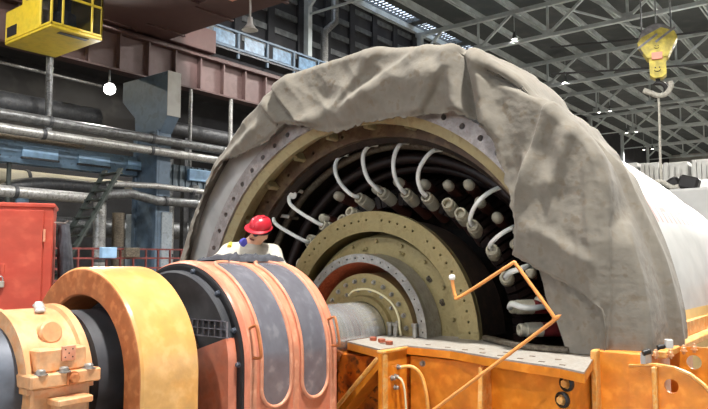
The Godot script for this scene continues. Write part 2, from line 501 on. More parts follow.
func _ready() -> void:
	rng.seed = 4711
	# ---------------------------------------------------------------- camera, sky, light, exposure
	var cam := Camera3D.new()
	cam.name = "camera"
	cam.fov = 33.973
	cam.near = 0.05
	cam.far = 400.0
	cam.position = Vector3(3.788, 1.783, 4.845)
	cam.rotation = Vector3(deg_to_rad(4.579), deg_to_rad(37.996), 0)
	cam.current = true
	add_child(cam)
	var we := WorldEnvironment.new()
	we.name = "surroundings"
	var env := Environment.new()
	var sky := Sky.new()
	var sm := ProceduralSkyMaterial.new()
	sm.sky_top_color = Color(0.80, 0.86, 0.94)
	sm.sky_horizon_color = Color(0.93, 0.95, 0.97)
	sm.ground_bottom_color = Color(0.32, 0.31, 0.29)
	sm.ground_horizon_color = Color(0.55, 0.55, 0.53)
	sm.sky_energy_multiplier = 1.0
	sky.sky_material = sm
	env.background_mode = Environment.BG_SKY
	env.sky = sky
	env.background_energy_multiplier = 5.0
	env.tonemap_mode = Environment.TONE_MAPPER_LINEAR
	env.tonemap_exposure = 0.95
	env.sdfgi_enabled = true
	env.ssao_enabled = true
	env.ssil_enabled = true
	we.environment = env
	add_child(we)
	make_materials()
	build_hall()
	build_roof()
	build_high_bays()
	build_generator()
	build_lower_casing()
	build_side_feet()
	build_tarp()
	build_shaft_line()
	build_left_bay()
	build_crane()
	build_back()
	build_cabinet()
	build_worker()
	build_small()

# ------------------------------------------------------------------ the hall
const TZ := [12.1, 1.4, -9.3, -20.0, -30.7, -41.4, -52.1, -62.8, -73.5, -84.2]

func build_hall() -> void:
	var s := st()
	bx(s, Vector3(-25.4, -0.4, -98.4), Vector3(17.4, 0.0, 24.4))
	struct("floor", s, M.floor, "worn concrete operating floor of the turbine hall")
	s = st()
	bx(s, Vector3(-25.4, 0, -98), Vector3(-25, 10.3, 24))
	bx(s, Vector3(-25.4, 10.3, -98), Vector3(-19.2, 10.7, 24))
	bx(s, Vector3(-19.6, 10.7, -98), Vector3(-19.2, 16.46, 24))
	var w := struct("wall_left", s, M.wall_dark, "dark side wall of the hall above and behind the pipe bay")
	for k in 26:                                       # pilasters and dull bands of the upper wall
		var z := 10.0 - k * 2.14
		var p := st()
		bx(p, Vector3(-19.2, 11.4, z - 0.22), Vector3(-19.02, 16.4, z + 0.22))
		obj("pilaster", p, M.wall_dark, w)
	for k in 5:
		var p := st()
		bx(p, Vector3(-19.2, 11.9 + k * 0.95, -60), Vector3(-19.1, 12.2 + k * 0.95, 12))
		obj("wall_band", p, M.frame_grey, w)
	s = st()
	bx(s, Vector3(-25.4, 0, -98.4), Vector3(17.4, 16.76, -98))
	struct("wall_back", s, M.wall_light, "pale far end wall of the hall")
	s = st()
	bx(s, Vector3(-25.4, 0, 24), Vector3(17.4, 1.4, 24.4))
	bx(s, Vector3(-25.4, 12.2, 24), Vector3(17.4, 16.76, 24.4))
	bx(s, Vector3(-25.4, 1.4, 24), Vector3(-14.0, 12.2, 24.4))
	for x in [-4.2, 5.6, 15.4]:
		bx(s, Vector3(x, 1.4, 24), Vector3(x + (2.0 if x > 15 else 0.6), 12.2, 24.4))
	struct("wall_front", s, M.floor, "end wall behind the camera")
	for i in 3:
		var x0: float = -14.0 + i * 9.8 + (0.6 if i > 0 else 0.0)
		var x1: float = -4.2 + i * 9.8
		var f := st()
		for k in 5:
			var xx := lerpf(x0, x1, k / 4.0)
			bx(f, Vector3(xx - 0.05, 1.4, 24.12), Vector3(xx + 0.05, 12.2, 24.28))
			var yy := lerpf(1.4, 12.2, k / 4.0)
			bx(f, Vector3(x0, yy - 0.05, 24.12), Vector3(x1, yy + 0.05, 24.28))
		var fr := struct("window_%d" % (i + 11), f, M.frame_grey, "tall steel-framed window in the end wall behind the camera")
		var g := st()
		quad(g, Vector3(x0, 1.4, 24.2), Vector3(x1, 1.4, 24.2), Vector3(x1, 12.2, 24.2), Vector3(x0, 12.2, 24.2), Vector3(0, 0, -1))
		obj("pane", g, M.glass, fr)
	# window wall on the right
	s = st()
	bx(s, Vector3(17, 0, -98), Vector3(17.4, 1.6, 24))
	bx(s, Vector3(17, 5.0, -98), Vector3(17.4, 16.46, 24))
	for i in 12:
		var z0: float = 24.0 - i * 10.7
		bx(s, Vector3(17, 1.6, maxf(z0 - (10.8 if i < 2 else 1.1), -98)), Vector3(17.4, 5.0, z0))
	struct("wall_right", s, M.wall_light, "window wall on the right side of the hall")
	for i in range(2, 11):
		var zb: float = 24.0 - i * 10.7 - 1.1
		var za := maxf(zb - 9.6, -98.0)
		var f := st()
		for k in 5:
			var zz := lerpf(za, zb, k / 4.0)
			bx(f, Vector3(17.12, 1.6, zz - 0.05), Vector3(17.28, 5.0, zz + 0.05))
		for k in 5:
			var yy := lerpf(1.6, 5.0, k / 4.0)
			bx(f, Vector3(17.12, yy - 0.05, za), Vector3(17.28, yy + 0.05, zb))
		var fr := struct("window_%d" % (i - 1), f, M.frame_grey, "tall steel-framed window in the right wall")
		var g := st()
		quad(g, Vector3(17.2, 1.6, za), Vector3(17.2, 5.0, za), Vector3(17.2, 5.0, zb), Vector3(17.2, 1.6, zb), Vector3(-1, 0, 0))
		obj("pane", g, M.glass, fr)

func build_roof() -> void:
	# deck with a long rooflight beside the left wall
	var s := st()
	bx(s, Vector3(-19.6, 16.46, -98), Vector3(-18.9, 16.76, 24))
	bx(s, Vector3(-17.8, 16.46, -98), Vector3(17.4, 16.76, 24))
	bx(s, Vector3(-18.9, 16.46, -98), Vector3(-17.8, 16.76, -46.0))
	for k in 14:
		var z0 := 24.0 - k * 5.35
		bx(s, Vector3(-18.9, 16.46, z0 - 0.7), Vector3(-17.8, 16.76, z0))
	var c := struct("ceiling", s, M.deck, "dark roof deck above the steel trusses")
	var f := st()
	for k in 13:
		var z0 := 23.3 - k * 5.35
		for j in 12:
			bx(f, Vector3(-18.9, 16.5, z0 - 0.36 * (j + 1) - 0.04), Vector3(-17.8, 16.58, z0 - 0.36 * (j + 1) + 0.04))
		bx(f, Vector3(-18.37, 16.5, z0 - 4.65), Vector3(-18.33, 16.58, z0))
	var w := struct("window_10", f, M.frame_grey, "long glazed rooflight strip beside the left wall")
	var g := st()
	quad(g, Vector3(-18.9, 16.62, -46), Vector3(-17.8, 16.62, -46), Vector3(-17.8, 16.62, 24), Vector3(-18.9, 16.62, 24), Vector3.DOWN)
	obj("pane", g, M.glass, w)
	# purlins, one pair of angles at each node
	for k in 17:
		var x := -18.9 + k * 2.2
		var p := st()
		bx(p, Vector3(x - 0.14, 16.15, -97.5), Vector3(x - 0.06, 16.42, 23.5))
		bx(p, Vector3(x + 0.06, 16.15, -97.5), Vector3(x + 0.14, 16.42, 23.5))
		bx(p, Vector3(x - 0.16, 16.42, -97.5), Vector3(x + 0.16, 16.46, 23.5))
		solo("roof_purlin", p, M.truss, "grey double steel purlin running the length of the roof above the trusses", "purlin", "roof purlins")
	var order := ["behind the camera", "above the camera", "above the brown crane", "over the generator", "nearest in view, above the draped tarpaulin", "second in view, behind the hook block", "third in view", "fourth in view", "fifth in view", "farthest in view"]
	for i in TZ.size():
		var z: float = TZ[i]
		var t := thing("roof_truss", "grey steel roof truss %s" % order[i], "truss", Vector3(-18.9, 14.0, z), "roof trusses")
		var a := st()
		bar(a, Vector3(-18.9, 16.0, z), Vector3(17, 16.0, z), 0.24, 0.24)
		obj("top_chord", a, M.truss, t)
		a = st()
		bar(a, Vector3(-14.6, 14.2, z), Vector3(15.6, 14.2, z), 0.24, 0.2)
		obj("bottom_chord", a, M.truss, t)
		a = st()
		bar(a, Vector3(-18.6, 12.0, z), Vector3(-18.6, 16.1, z), 0.3, 0.3)
		obj("end_post", a, M.truss, t)
		a = st()
		bar(a, Vector3(-18.5, 14.6, z), Vector3(-17.0, 15.95, z), 0.14, 0.14)
		obj("web_member", a, M.truss, t)
		a = st()
		bar(a, Vector3(-18.5, 14.2, z), Vector3(-14.6, 14.2, z), 0.1, 0.1)
		obj("web_member", a, M.truss, t)
		for k in 8:
			var x := -14.5 + k * 4.3
			if x > 16.5:
				break
			a = st()
			bar(a, Vector3(x, 14.2, z), Vector3(x, 16.0, z), 0.12, 0.12)
			obj("web_member", a, M.truss, t)
			a = st()
			bar(a, Vector3(x, 14.25, z), Vector3(x + 2.15, 15.95, z), 0.14, 0.14)
			obj("web_member", a, M.truss, t)
			if k < 7:
				a = st()
				bar(a, Vector3(x + 2.15, 15.95, z), Vector3(x + 4.3, 14.25, z), 0.14, 0.14)
				obj("web_member", a, M.truss, t)
			a = st()
			cbox(a, Transform3D(Basis.IDENTITY, Vector3(x, 14.35, z)), Vector3(0.6, 0.4, 0.06))
			obj("gusset_plate", a, M.truss, t)
	# bracing between trusses
	for i in range(3, TZ.size() - 1):
		var z: float = TZ[i]
		var z2: float = TZ[i + 1]
		for q in [[-10.2, -5.9], [-1.6, 2.7]]:
			var b := st()
			bar(b, Vector3(q[0], 16.05, z), Vector3(q[1], 16.05, z2), 0.1, 0.1)
			solo("roof_brace", b, M.truss, "thin diagonal steel brace between two roof trusses", "brace", "roof braces")

func build_high_bays() -> void:
	# rows of high-bay lamps hung from the trusses
	var spots := [[-12.2, 14.36, -30.7, "nearest one in view, over the tarpaulin"], [-13.2, 14.24, -41.4, "second in view"], [-14.3, 14.06, -52.1, "third in view, left of its pair"], [-13.4, 14.06, -52.1, "third in view, right of its pair"],
		[-15.1, 14.0, -62.8, "fourth in view, left of its pair"], [-14.2, 14.0, -62.8, "fourth in view, right of its pair"], [-16.3, 13.8, -73.5, "fifth in view, left of its pair"], [-15.4, 13.8, -73.5, "fifth in view, right of its pair"], [-17.2, 13.6, -84.2, "farthest in view"],
		[-12.2, 13.6, -9.3, "left row beside the brown crane"], [-12.2, 13.6, 1.4, "left row level with the machine"], [-12.2, 13.6, 12.1, "left row behind the camera"], [-2.5, 13.6, -9.3, "middle row over the generator"], [3.5, 13.6, 1.4, "middle row above the camera"], [3.5, 13.6, 12.1, "middle row behind the camera"], [-12.2, 13.6, -20.0, "left row beyond the crane"], [3.5, 13.6, -20.0, "middle row beyond the generator"], [3.5, 13.6, -30.7, "middle row, fifth along the hall"], [3.5, 13.6, -41.4, "middle row, sixth along the hall"], [3.5, 13.6, -52.1, "middle row, seventh along the hall"], [3.5, 13.6, -62.8, "middle row, eighth along the hall"], [3.5, 13.6, -73.5, "middle row, ninth along the hall"], [3.5, 13.6, -84.2, "middle row, tenth along the hall"]]
	for i in spots.size():
		var q: Array = spots[i]
		var p := Vector3(q[0], q[1], q[2])
		var near := i >= 9
		var k := 2.2 if near else 1.0
		var t := thing("high_bay_lamp", "white high-bay lamp hung under a roof truss, %s" % q[3], "lamp", p, "high-bay lamps")
		var s := st()
		spin(s, [Vector2(0.02, 0.5), Vector2(0.08, 0.45), Vector2(0.1, 0.3), Vector2(0.17 * k, 0.06), Vector2(0.18 * k, 0.04), Vector2(0.165 * k, 0.04)], Transform3D(Basis.IDENTITY, p), 16, true)
		obj("lamp_shade", s, M.frame_grey, t)
		s = st()
		spin(s, [Vector2(0.0, 0.0), Vector2(0.1 * k, 0.015), Vector2(0.14 * k, 0.05), Vector2(0.13 * k, 0.1), Vector2(0.0, 0.14)], Transform3D(Basis.IDENTITY, p), 16, true)
		obj("lamp_face", s, M.lamp_face, t)
		s = st()
		rod(s, p + Vector3(0, 0.45, 0), Vector3(p.x, 16.0 if not near else 14.2, p.z), 0.02, 6)
		obj("hanger", s, M.truss, t)
		var l := AreaLight3D.new()
		l.name = "lamp_glow"
		l.area_size = Vector2(0.26, 0.26) * k
		l.light_energy = (430.0 if p.x > -5.0 else 190.0) * (0.35 if p.z > 5.0 else 1.0) if near else 140.0
		l.light_color = Color(1.0, 0.985, 0.96)
		l.shadow_enabled = true
		l.rotation.x = -PI / 2
		t.add_child(l)
		l.position = Vector3(0, -0.01, 0)

# ------------------------------------------------------------------ the generator
func sect(deg: float) -> float:                         # how far out the casing's second section reaches
	var a := deg if deg <= 90 else 180 - deg
	return table([[-20, 2.6], [5, 2.58], [21, 2.55], [28, 2.51], [35, 2.45], [43, 2.38], [56, 2.32], [90, 2.28]], a)

func build_generator() -> void:
	var g := thing("generator", "huge open-ended generator with white casing and dark end windings", "generator", Vector3(0, 0, -1.6))
	gen = g
	var e0 := 5.74
	# white casing: front plate, first drum, second section, rear drum
	var s := st()
	lathe(s, [Vector2(2.18, -0.12), Vector2(2.18, -0.02), Vector2(2.47, -0.02), Vector2(2.5, -0.05), Vector2(2.5, -1.0)], e0, 180 - e0, 90, false, false, -1.0)
	obj("end_plate", s, M.white_casing, g)
	for part in [[e0, 180 - e0, "casing", M.white_casing, 120], [-14.0, e0, "casing_foot", M.cream_band, 12], [180 - e0, 194.0, "casing_foot", M.cream_band, 12]]:
		s = st()
		var n: int = part[4]
		for iz in 8:
			for k in n:
				var u := lerpf(part[0], part[1], float(k) / n)
				var v := lerpf(part[0], part[1], float(k + 1) / n)
				var t0 := iz / 8.0
				var t1 := (iz + 1) / 8.0
				var f := func(a: float, t: float) -> Vector3: return mp(lerpf(2.5, sect(a), smoothstep(0.0, 1.0, t)), a, lerpf(-1.0, -3.2, t))
				quad(s, f.call(u, t0), f.call(v, t0), f.call(v, t1), f.call(u, t1), mp(1, (u + v) * 0.5, 0) - Vector3(0, AY, 0), 1)
		for k in n:
			var u := lerpf(part[0], part[1], float(k) / n)
			var v := lerpf(part[0], part[1], float(k + 1) / n)
			quad(s, mp(sect(u), u, -3.2), mp(sect(v), v, -3.2), mp(2.0, v, -3.2), mp(2.0, u, -3.2), Vector3(0, 0, -1), 2)
			quad(s, mp(2.0, u, -3.2), mp(2.0, v, -3.2), mp(2.0, v, -8.0), mp(2.0, u, -8.0), mp(1, (u + v) * 0.5, 0) - Vector3(0, AY, 0), 3)
			tri(s, mp(2.0, u, -8.0), mp(2.0, v, -8.0), Vector3(0, AY, -8.0), Vector3(0, 0, -1), 4)
			if part[2] == "casing_foot":
				quad(s, mp(2.5, u, -0.05), mp(2.5, v, -0.05), mp(2.5, v, -1.0), mp(2.5, u, -1.0), mp(1, (u + v) * 0.5, 0) - Vector3(0, AY, 0), 5)
		obj(part[2], s, part[3], g)
	# seam hoop, lifting lugs, faded lettering
	s = st()
	lathe(s, [Vector2(2.5, -1.09), Vector2(2.53, -1.08), Vector2(2.53, -1.02), Vector2(2.5, -1.01)], e0, 180 - e0, 80)
	obj("seam_hoop", s, M.white_casing, g)
	for k in 5:
		s = st()
		var zl := -1.35 - k * 0.31
		var rr := func(an: float, z: float) -> Vector3: return mp(lerpf(2.5, sect(an), smoothstep(0.0, 1.0, (-1.0 - z) / 2.2)) + 0.0015, an, z)
		var strokes := [[zl, zl - 0.05, 30.0, 23.5], [zl - 0.15, zl - 0.2, 30.0, 23.5], [zl - 0.05, zl - 0.15, 30.0, 28.9] if k % 2 == 0 else [zl - 0.05, zl - 0.15, 27.3, 26.2]]
		for q in strokes:
			for jj in 4:
				var a0 := lerpf(q[2], q[3], jj / 4.0)
				var a1 := lerpf(q[2], q[3], (jj + 1) / 4.0)
				quad(s, rr.call(a0, q[0]), rr.call(a1, q[0]), rr.call(a1, q[1]), rr.call(a0, q[1]), Vector3(1, 0.6, 0), 1)
		obj("lettering", s, M.faded_red, g, "faded pale red painted lettering")
	# flange with bolt holes
	var holes := []
	for k in 13:
		holes.append(113.81 + 5.494 * k)
		holes.append(62.78 - 5.494 * (k - 1) if k < 12 else 1.9)
	for k in 7:
		holes.append(73.8 + 5.7 * k)
	var clean := []
	for h in holes:
		if h > 1.0 and h < 179.0:
			clean.append(h)
	s = st()
	holed_ring(s, 2.02, 2.18, 0.0, 0.12, 2.1, 0.027, clean, 0.0, 180.0)
	obj("bolt_flange", s, M.flange, g)
	s = st()
	lathe(s, [Vector2(2.02, -0.03), Vector2(1.93, -0.07), Vector2(1.93, -0.12), Vector2(2.02, -0.18), Vector2(2.03, -0.34)], -30, 210, 120, false, false, -1.0)
	obj("inner_rim", s, M.khaki_pale, g)
	# bracket ribs in the recess between the rims
	for k in 13:
		s = st()
		var a := 174.0 - k * 14.0
		cbox(s, Transform3D(Basis(Vector3(0, 0, 1), deg_to_rad(a)), mp(1.965, a, -0.25)), Vector3(0.1, 0.05, 0.15), 0.008)
		obj("rim_rib", s, M.khaki_pale, g)
	s = st()
	var bh := []
	for k in 15:
		bh.append(5.0 + 12.1 * k)
	holed_ring(s, 1.845, 2.03, -0.32, 0.06, 1.935, 0.017, bh, -28.0, 208.0)
	obj("clamp_ring", s, M.brown_ring, g)
	s = st()
	lathe(s, [Vector2(1.845, -0.37), Vector2(1.80, -0.42), Vector2(1.80, -0.47), Vector2(1.87, -0.5), Vector2(1.87, -1.8)], -40, 220, 90, false, false, -1.0)
	obj("bore", s, M.bore, g)
	s = st()
	lathe(s, [Vector2(1.87, -1.8), Vector2(0.3, -1.8)], -60, 240, 60, false, false, -1.0)
	obj("core_face", s, M.bore, g)
	# ring pipes
	for q in [[1.80, -0.62, 0.042, M.pipe_dirty, "header_pipe"], [1.70, -0.85, 0.06, M.winding, "support_ring"], [1.62, -1.05, 0.05, M.winding, "support_ring"]]:
		s = st()
		var pts := []
		for k in 80:
			pts.append(mp(q[0], lerpf(-25, 205, k / 79.0), q[1]))
		tube(s, pts, q[2], 10, true)
		obj(q[4], s, q[3], g)
	# end winding: a cone of slanted bars, with a second layer behind
	var bars := 74
	for k in bars:
		var a := lerpf(-26.0, 206.0, float(k) / (bars - 1))
		s = st()
		bar(s, mp(1.27, a, -0.72), mp(1.60, a + 9.0, -1.75), 0.05, 0.12, 0.0, Vector3(cos(deg_to_rad(a)), sin(deg_to_rad(a)), 0))
		obj("winding_bar", s, M.winding, g)
	s = st()
	lathe(s, [Vector2(1.20, -0.8), Vector2(1.52, -1.79)], -40, 220, 70)
	obj("winding_cone", s, M.winding, g)
	# rotor-side shield: brass coloured ring, plate, seal ring, seal plate
	var gh := []
	for k in 36:
		if k % 6 != 5:
			gh.append(3.0 + k * 4.97)
	s = st()
	holed_ring(s, 0.935, 1.128, -0.25, 0.05, 1.045, 0.012, gh, 0.0, 180.0)
	lathe(s, [Vector2(1.06, -0.33), Vector2(1.128, -0.32), Vector2(1.128, -0.3)], 0, 180, 60)
	lathe(s, [Vector2(0.935, -0.3), Vector2(0.935, -0.6)], 0, 180, 60)
	obj("shield_ring", s, M.khaki, g, "brass coloured ring with small holes")
	s = st()
	lathe(s, [Vector2(1.06, -0.9), Vector2(1.06, -0.33)], 0, 180, 60)
	obj("shield_drum", s, M.bore, g)
	s = st()
	lathe(s, [Vector2(0.94, -0.6), Vector2(0.895, -0.6), Vector2(0.895, -0.375), Vector2(0.88, -0.36), Vector2(0.60, -0.345), Vector2(0.60, -0.3)], 0, 180, 60, false, false, -1.0)
	obj("shield_plate", s, M.khaki, g)
	for k in 9:
		s = st()
		hexbolt(s, mp(0.845, 10.0 + 20.0 * k, -0.36), Vector3(0, 0, 1), 0.018, 0.025)
		obj("bolt", s, M.khaki, g)
	for q in [[68.0, 0.80], [40.0, 0.79], [22.0, 0.8], [100.0, 0.8], [122.0, 0.82]]:
		s = st()
		cbox(s, Transform3D(Basis(Vector3(0, 0, 1), deg_to_rad(q[0])), mp(q[1] - 0.02, q[0], -0.35)), Vector3(0.035, 0.06, 0.03), 0.006)
		hexbolt(s, mp(q[1] - 0.02, q[0], -0.335), Vector3(0, 0, 1), 0.014, 0.02)
		obj("clip", s, M.pipe_dirty if q[0] < 50 else M.khaki, g)
	var sh := []
	for k in 22:
		sh.append(4.0 + k * 8.2)
	s = st()
	holed_ring(s, 0.645, 0.723, -0.085, 0.05, 0.684, 0.0085, sh, 0.0, 180.0)
	lathe(s, [Vector2(0.723, -0.33), Vector2(0.723, -0.13)], 0, 180, 60)
	obj("seal_ring", s, M.steel_worn, g, "steel ring with a row of small holes")
	s = st()
	lathe(s, [Vector2(0.645, -0.1), Vector2(0.62, -0.2), Vector2(0.545, -0.48)], 0, 180, 50, false, true, -1.0)
	obj("seal_cone", s, M.rust_red, g, "rust red conical lining")
	s = st()
	lathe(s, [Vector2(0.545, -0.48), Vector2(0.54, -0.17), Vector2(0.50, -0.16), Vector2(0.34, -0.15), Vector2(0.33, -0.11), Vector2(0.285, -0.11), Vector2(0.285, -0.3)], 0, 180, 50, false, false, -1.0)
	obj("seal_plate", s, M.khaki, g)
	for k in 13:
		s = st()
		hexbolt(s, mp(0.475, 8.0 + 13.6 * k, -0.157), Vector3(0, 0, 1), 0.017, 0.028)
		obj("bolt", s, M.steel_worn, g)
	for k in 8:
		s = st()
		hexbolt(s, mp(0.39, 16.0 + 21.0 * k, -0.152), Vector3(0, 0, 1), 0.014, 0.024)
		obj("bolt", s, M.steel_worn, g)
	for q in [[0.42, 4.0], [0.62, 3.0], [0.36, 5.0]]:
		s = st()
		var b := mp(q[0], q[1], -0.06)
		rod(s, b + Vector3(0, -0.03, 0), b + Vector3(0, 0.06, 0), 0.022, 10)
		rod(s, b + Vector3(0, 0.06, 0), b + Vector3(0, 0.09, 0), 0.03, 6)
		obj("drain_plug", s, M.steel_worn, g)
	# nozzles of the end winding and the white hoses that feed them
	var noz := [[140.8, 1.35, 1], [129.4, 1.34, 1], [105.6, 1.35, 1], [93.2, 1.34, 1], [80.9, 1.33, 1], [70.6, 1.34, 1], [60.6, 1.37, 0], [53.7, 1.36, 0], [46.5, 1.35, 1], [34.2, 1.35, 1], [22.6, 1.35, 1], [11.7, 1.31, 2], [3.2, 1.36, 3], [118.6, 1.24, 0], [112.6, 1.26, 0], [152.0, 1.34, 0]]
	for q in noz:
		var a: float = q[0]
		var r: float = q[1]
		var rad := Vector3(cos(deg_to_rad(a)), sin(deg_to_rad(a)), 0)
		var p := mp(r, a, -0.54)
		var d := (Vector3(0, 0, 1) + rad * 0.42).normalized()
		var kind: int = q[2]
		if kind >= 2:
			d = (Vector3(0, 0, 1) - Vector3(0.9, 0.0, 0)).normalized()
		s = st()
		spin(s, [Vector2(0.0, -0.06), Vector2(0.036, -0.06), Vector2(0.036, 0.0), Vector2(0.046, 0.006), Vector2(0.055, -0.004), Vector2(0.055, -0.05), Vector2(0.062, -0.06), Vector2(0.064, -0.2), Vector2(0.0, -0.2)] , along(p, d), 14)
		var body := obj("nozzle", s, M.cream_tube, g)
		s = st()
		rod(s, p - d * 0.195, p - d * 0.5, 0.062, 12)
		obj("tape_wrap", s, M.tape_red if kind >= 2 else M.tape_brown, body)
	# capped stubs further in
	for q in [[120.5, 1.58], [101.5, 1.43], [90.5, 1.46], [78.0, 1.45], [67.8, 1.5], [60.3, 1.59], [53.2, 1.51], [44.5, 1.51], [33.0, 1.49], [22.0, 1.5], [12.0, 1.5], [132.0, 1.52], [143.0, 1.5]]:
		var p := mp(q[1], q[0], -0.72)
		var rad := Vector3(cos(deg_to_rad(q[0])), sin(deg_to_rad(q[0])), 0)
		var d := (Vector3(0, 0, 1) + rad * 0.3).normalized()
		s = st()
		spin(s, [Vector2(0.05, -0.08), Vector2(0.052, -0.03), Vector2(0.042, 0.005), Vector2(0.02, 0.02), Vector2(0.0, 0.024)], along(p, d), 14, true)
		var body := obj("stub_cap", s, M.cream_tube, g)
		s = st()
		rod(s, p - d * 0.075, p - d * 0.5, 0.056, 12)
		obj("tape_wrap", s, M.tape_brown, body)
	# white hoses: from each nozzle in a bow to the header pipe
	var hs := [
		[[-1.038,1.955,-0.53],[-1.052,1.976,-0.466],[-1.197,2.052,-0.417],[-1.371,2.143,-0.394],[-1.435,2.211,-0.404],[-1.424,2.246,-0.447],[-1.4,2.249,-0.516],[-1.372,2.24,-0.6]],
		[[-0.84,2.132,-0.53],[-0.897,2.174,-0.466],[-1.039,2.262,-0.417],[-1.164,2.352,-0.394],[-1.204,2.43,-0.404],[-1.2,2.488,-0.447],[-1.176,2.514,-0.516],[-1.179,2.509,-0.6]],
		[[-0.358,2.403,-0.53],[-0.386,2.42,-0.466],[-0.464,2.503,-0.417],[-0.524,2.607,-0.394],[-0.559,2.704,-0.404],[-0.568,2.792,-0.447],[-0.558,2.852,-0.516],[-0.531,2.859,-0.6]],
		[[-0.07,2.436,-0.53],[-0.085,2.472,-0.466],[-0.147,2.561,-0.417],[-0.179,2.671,-0.394],[-0.199,2.784,-0.404],[-0.193,2.869,-0.447],[-0.182,2.917,-0.516],[-0.144,2.925,-0.6]],
		[[0.215,2.409,-0.53],[0.212,2.443,-0.466],[0.188,2.527,-0.417],[0.175,2.632,-0.394],[0.175,2.749,-0.404],[0.192,2.849,-0.447],[0.204,2.901,-0.516],[0.23,2.905,-0.6]],
		[[0.452,2.367,-0.53],[0.437,2.419,-0.466],[0.436,2.509,-0.417],[0.462,2.599,-0.394],[0.512,2.689,-0.404],[0.551,2.756,-0.447],[0.574,2.791,-0.516],[0.6,2.799,-0.6]],
		[[0.932,2.078,-0.53],[0.951,2.119,-0.457],[1.009,2.203,-0.406],[1.074,2.278,-0.395],[1.135,2.338,-0.429],[1.184,2.384,-0.503],[1.224,2.416,-0.6]],
		[[1.12,1.862,-0.53],[1.148,1.895,-0.444],[1.229,1.953,-0.396],[1.297,2.003,-0.41],[1.335,2.039,-0.486],[1.348,2.068,-0.6]],
		[[1.251,1.62,-0.53],[1.328,1.657,-0.427],[1.406,1.684,-0.395],[1.456,1.708,-0.462],[1.45,1.724,-0.6]],
		[[1.279,1.361,-0.53],[1.349,1.399,-0.427],[1.452,1.381,-0.395],[1.519,1.372,-0.462],[1.575,1.383,-0.6]],
	]
	for i in hs.size():
		var pts := []
		for q in hs[i]:
			pts.append(Vector3(q[0], q[1], q[2]))
		s = st()
		tube(s, curve(pts, 4), 0.021 if i < 8 else 0.025, 10)
		var o := obj("hose", s, M.hose, g, "white rubber hose")
		if i < 8:
			var e: Vector3 = pts[-1]
			s = st()
			rod(s, e - (e - Vector3(pts[-2])).normalized() * 0.02, e + (e - Vector3(pts[-2])).normalized() * 0.1, 0.026, 10)
			obj("hose_clamp", s, M.pipe_dirty, o)
	s = st()
	rod(s, mp(1.86, 131.5, -0.5), mp(1.79, 130.6, -0.42), 0.045, 14)
	obj("hose_cap", s, M.hose, g)
	# bent cream wire on the seal plate
	var wp := []
	for q in [[-0.12, 0.335], [-0.05, 0.385], [0.10, 0.40], [0.25, 0.36], [0.375, 0.28], [0.44, 0.17], [0.45, 0.08], [0.47, 0.01]]:
		wp.append(Vector3(q[0], AY + q[1], -0.075))
	s = st()
	tube(s, curve(wp, 5), 0.010, 8)
	obj("sensor_wire", s, M.wire_cream, g, "thin cream sensor wire")

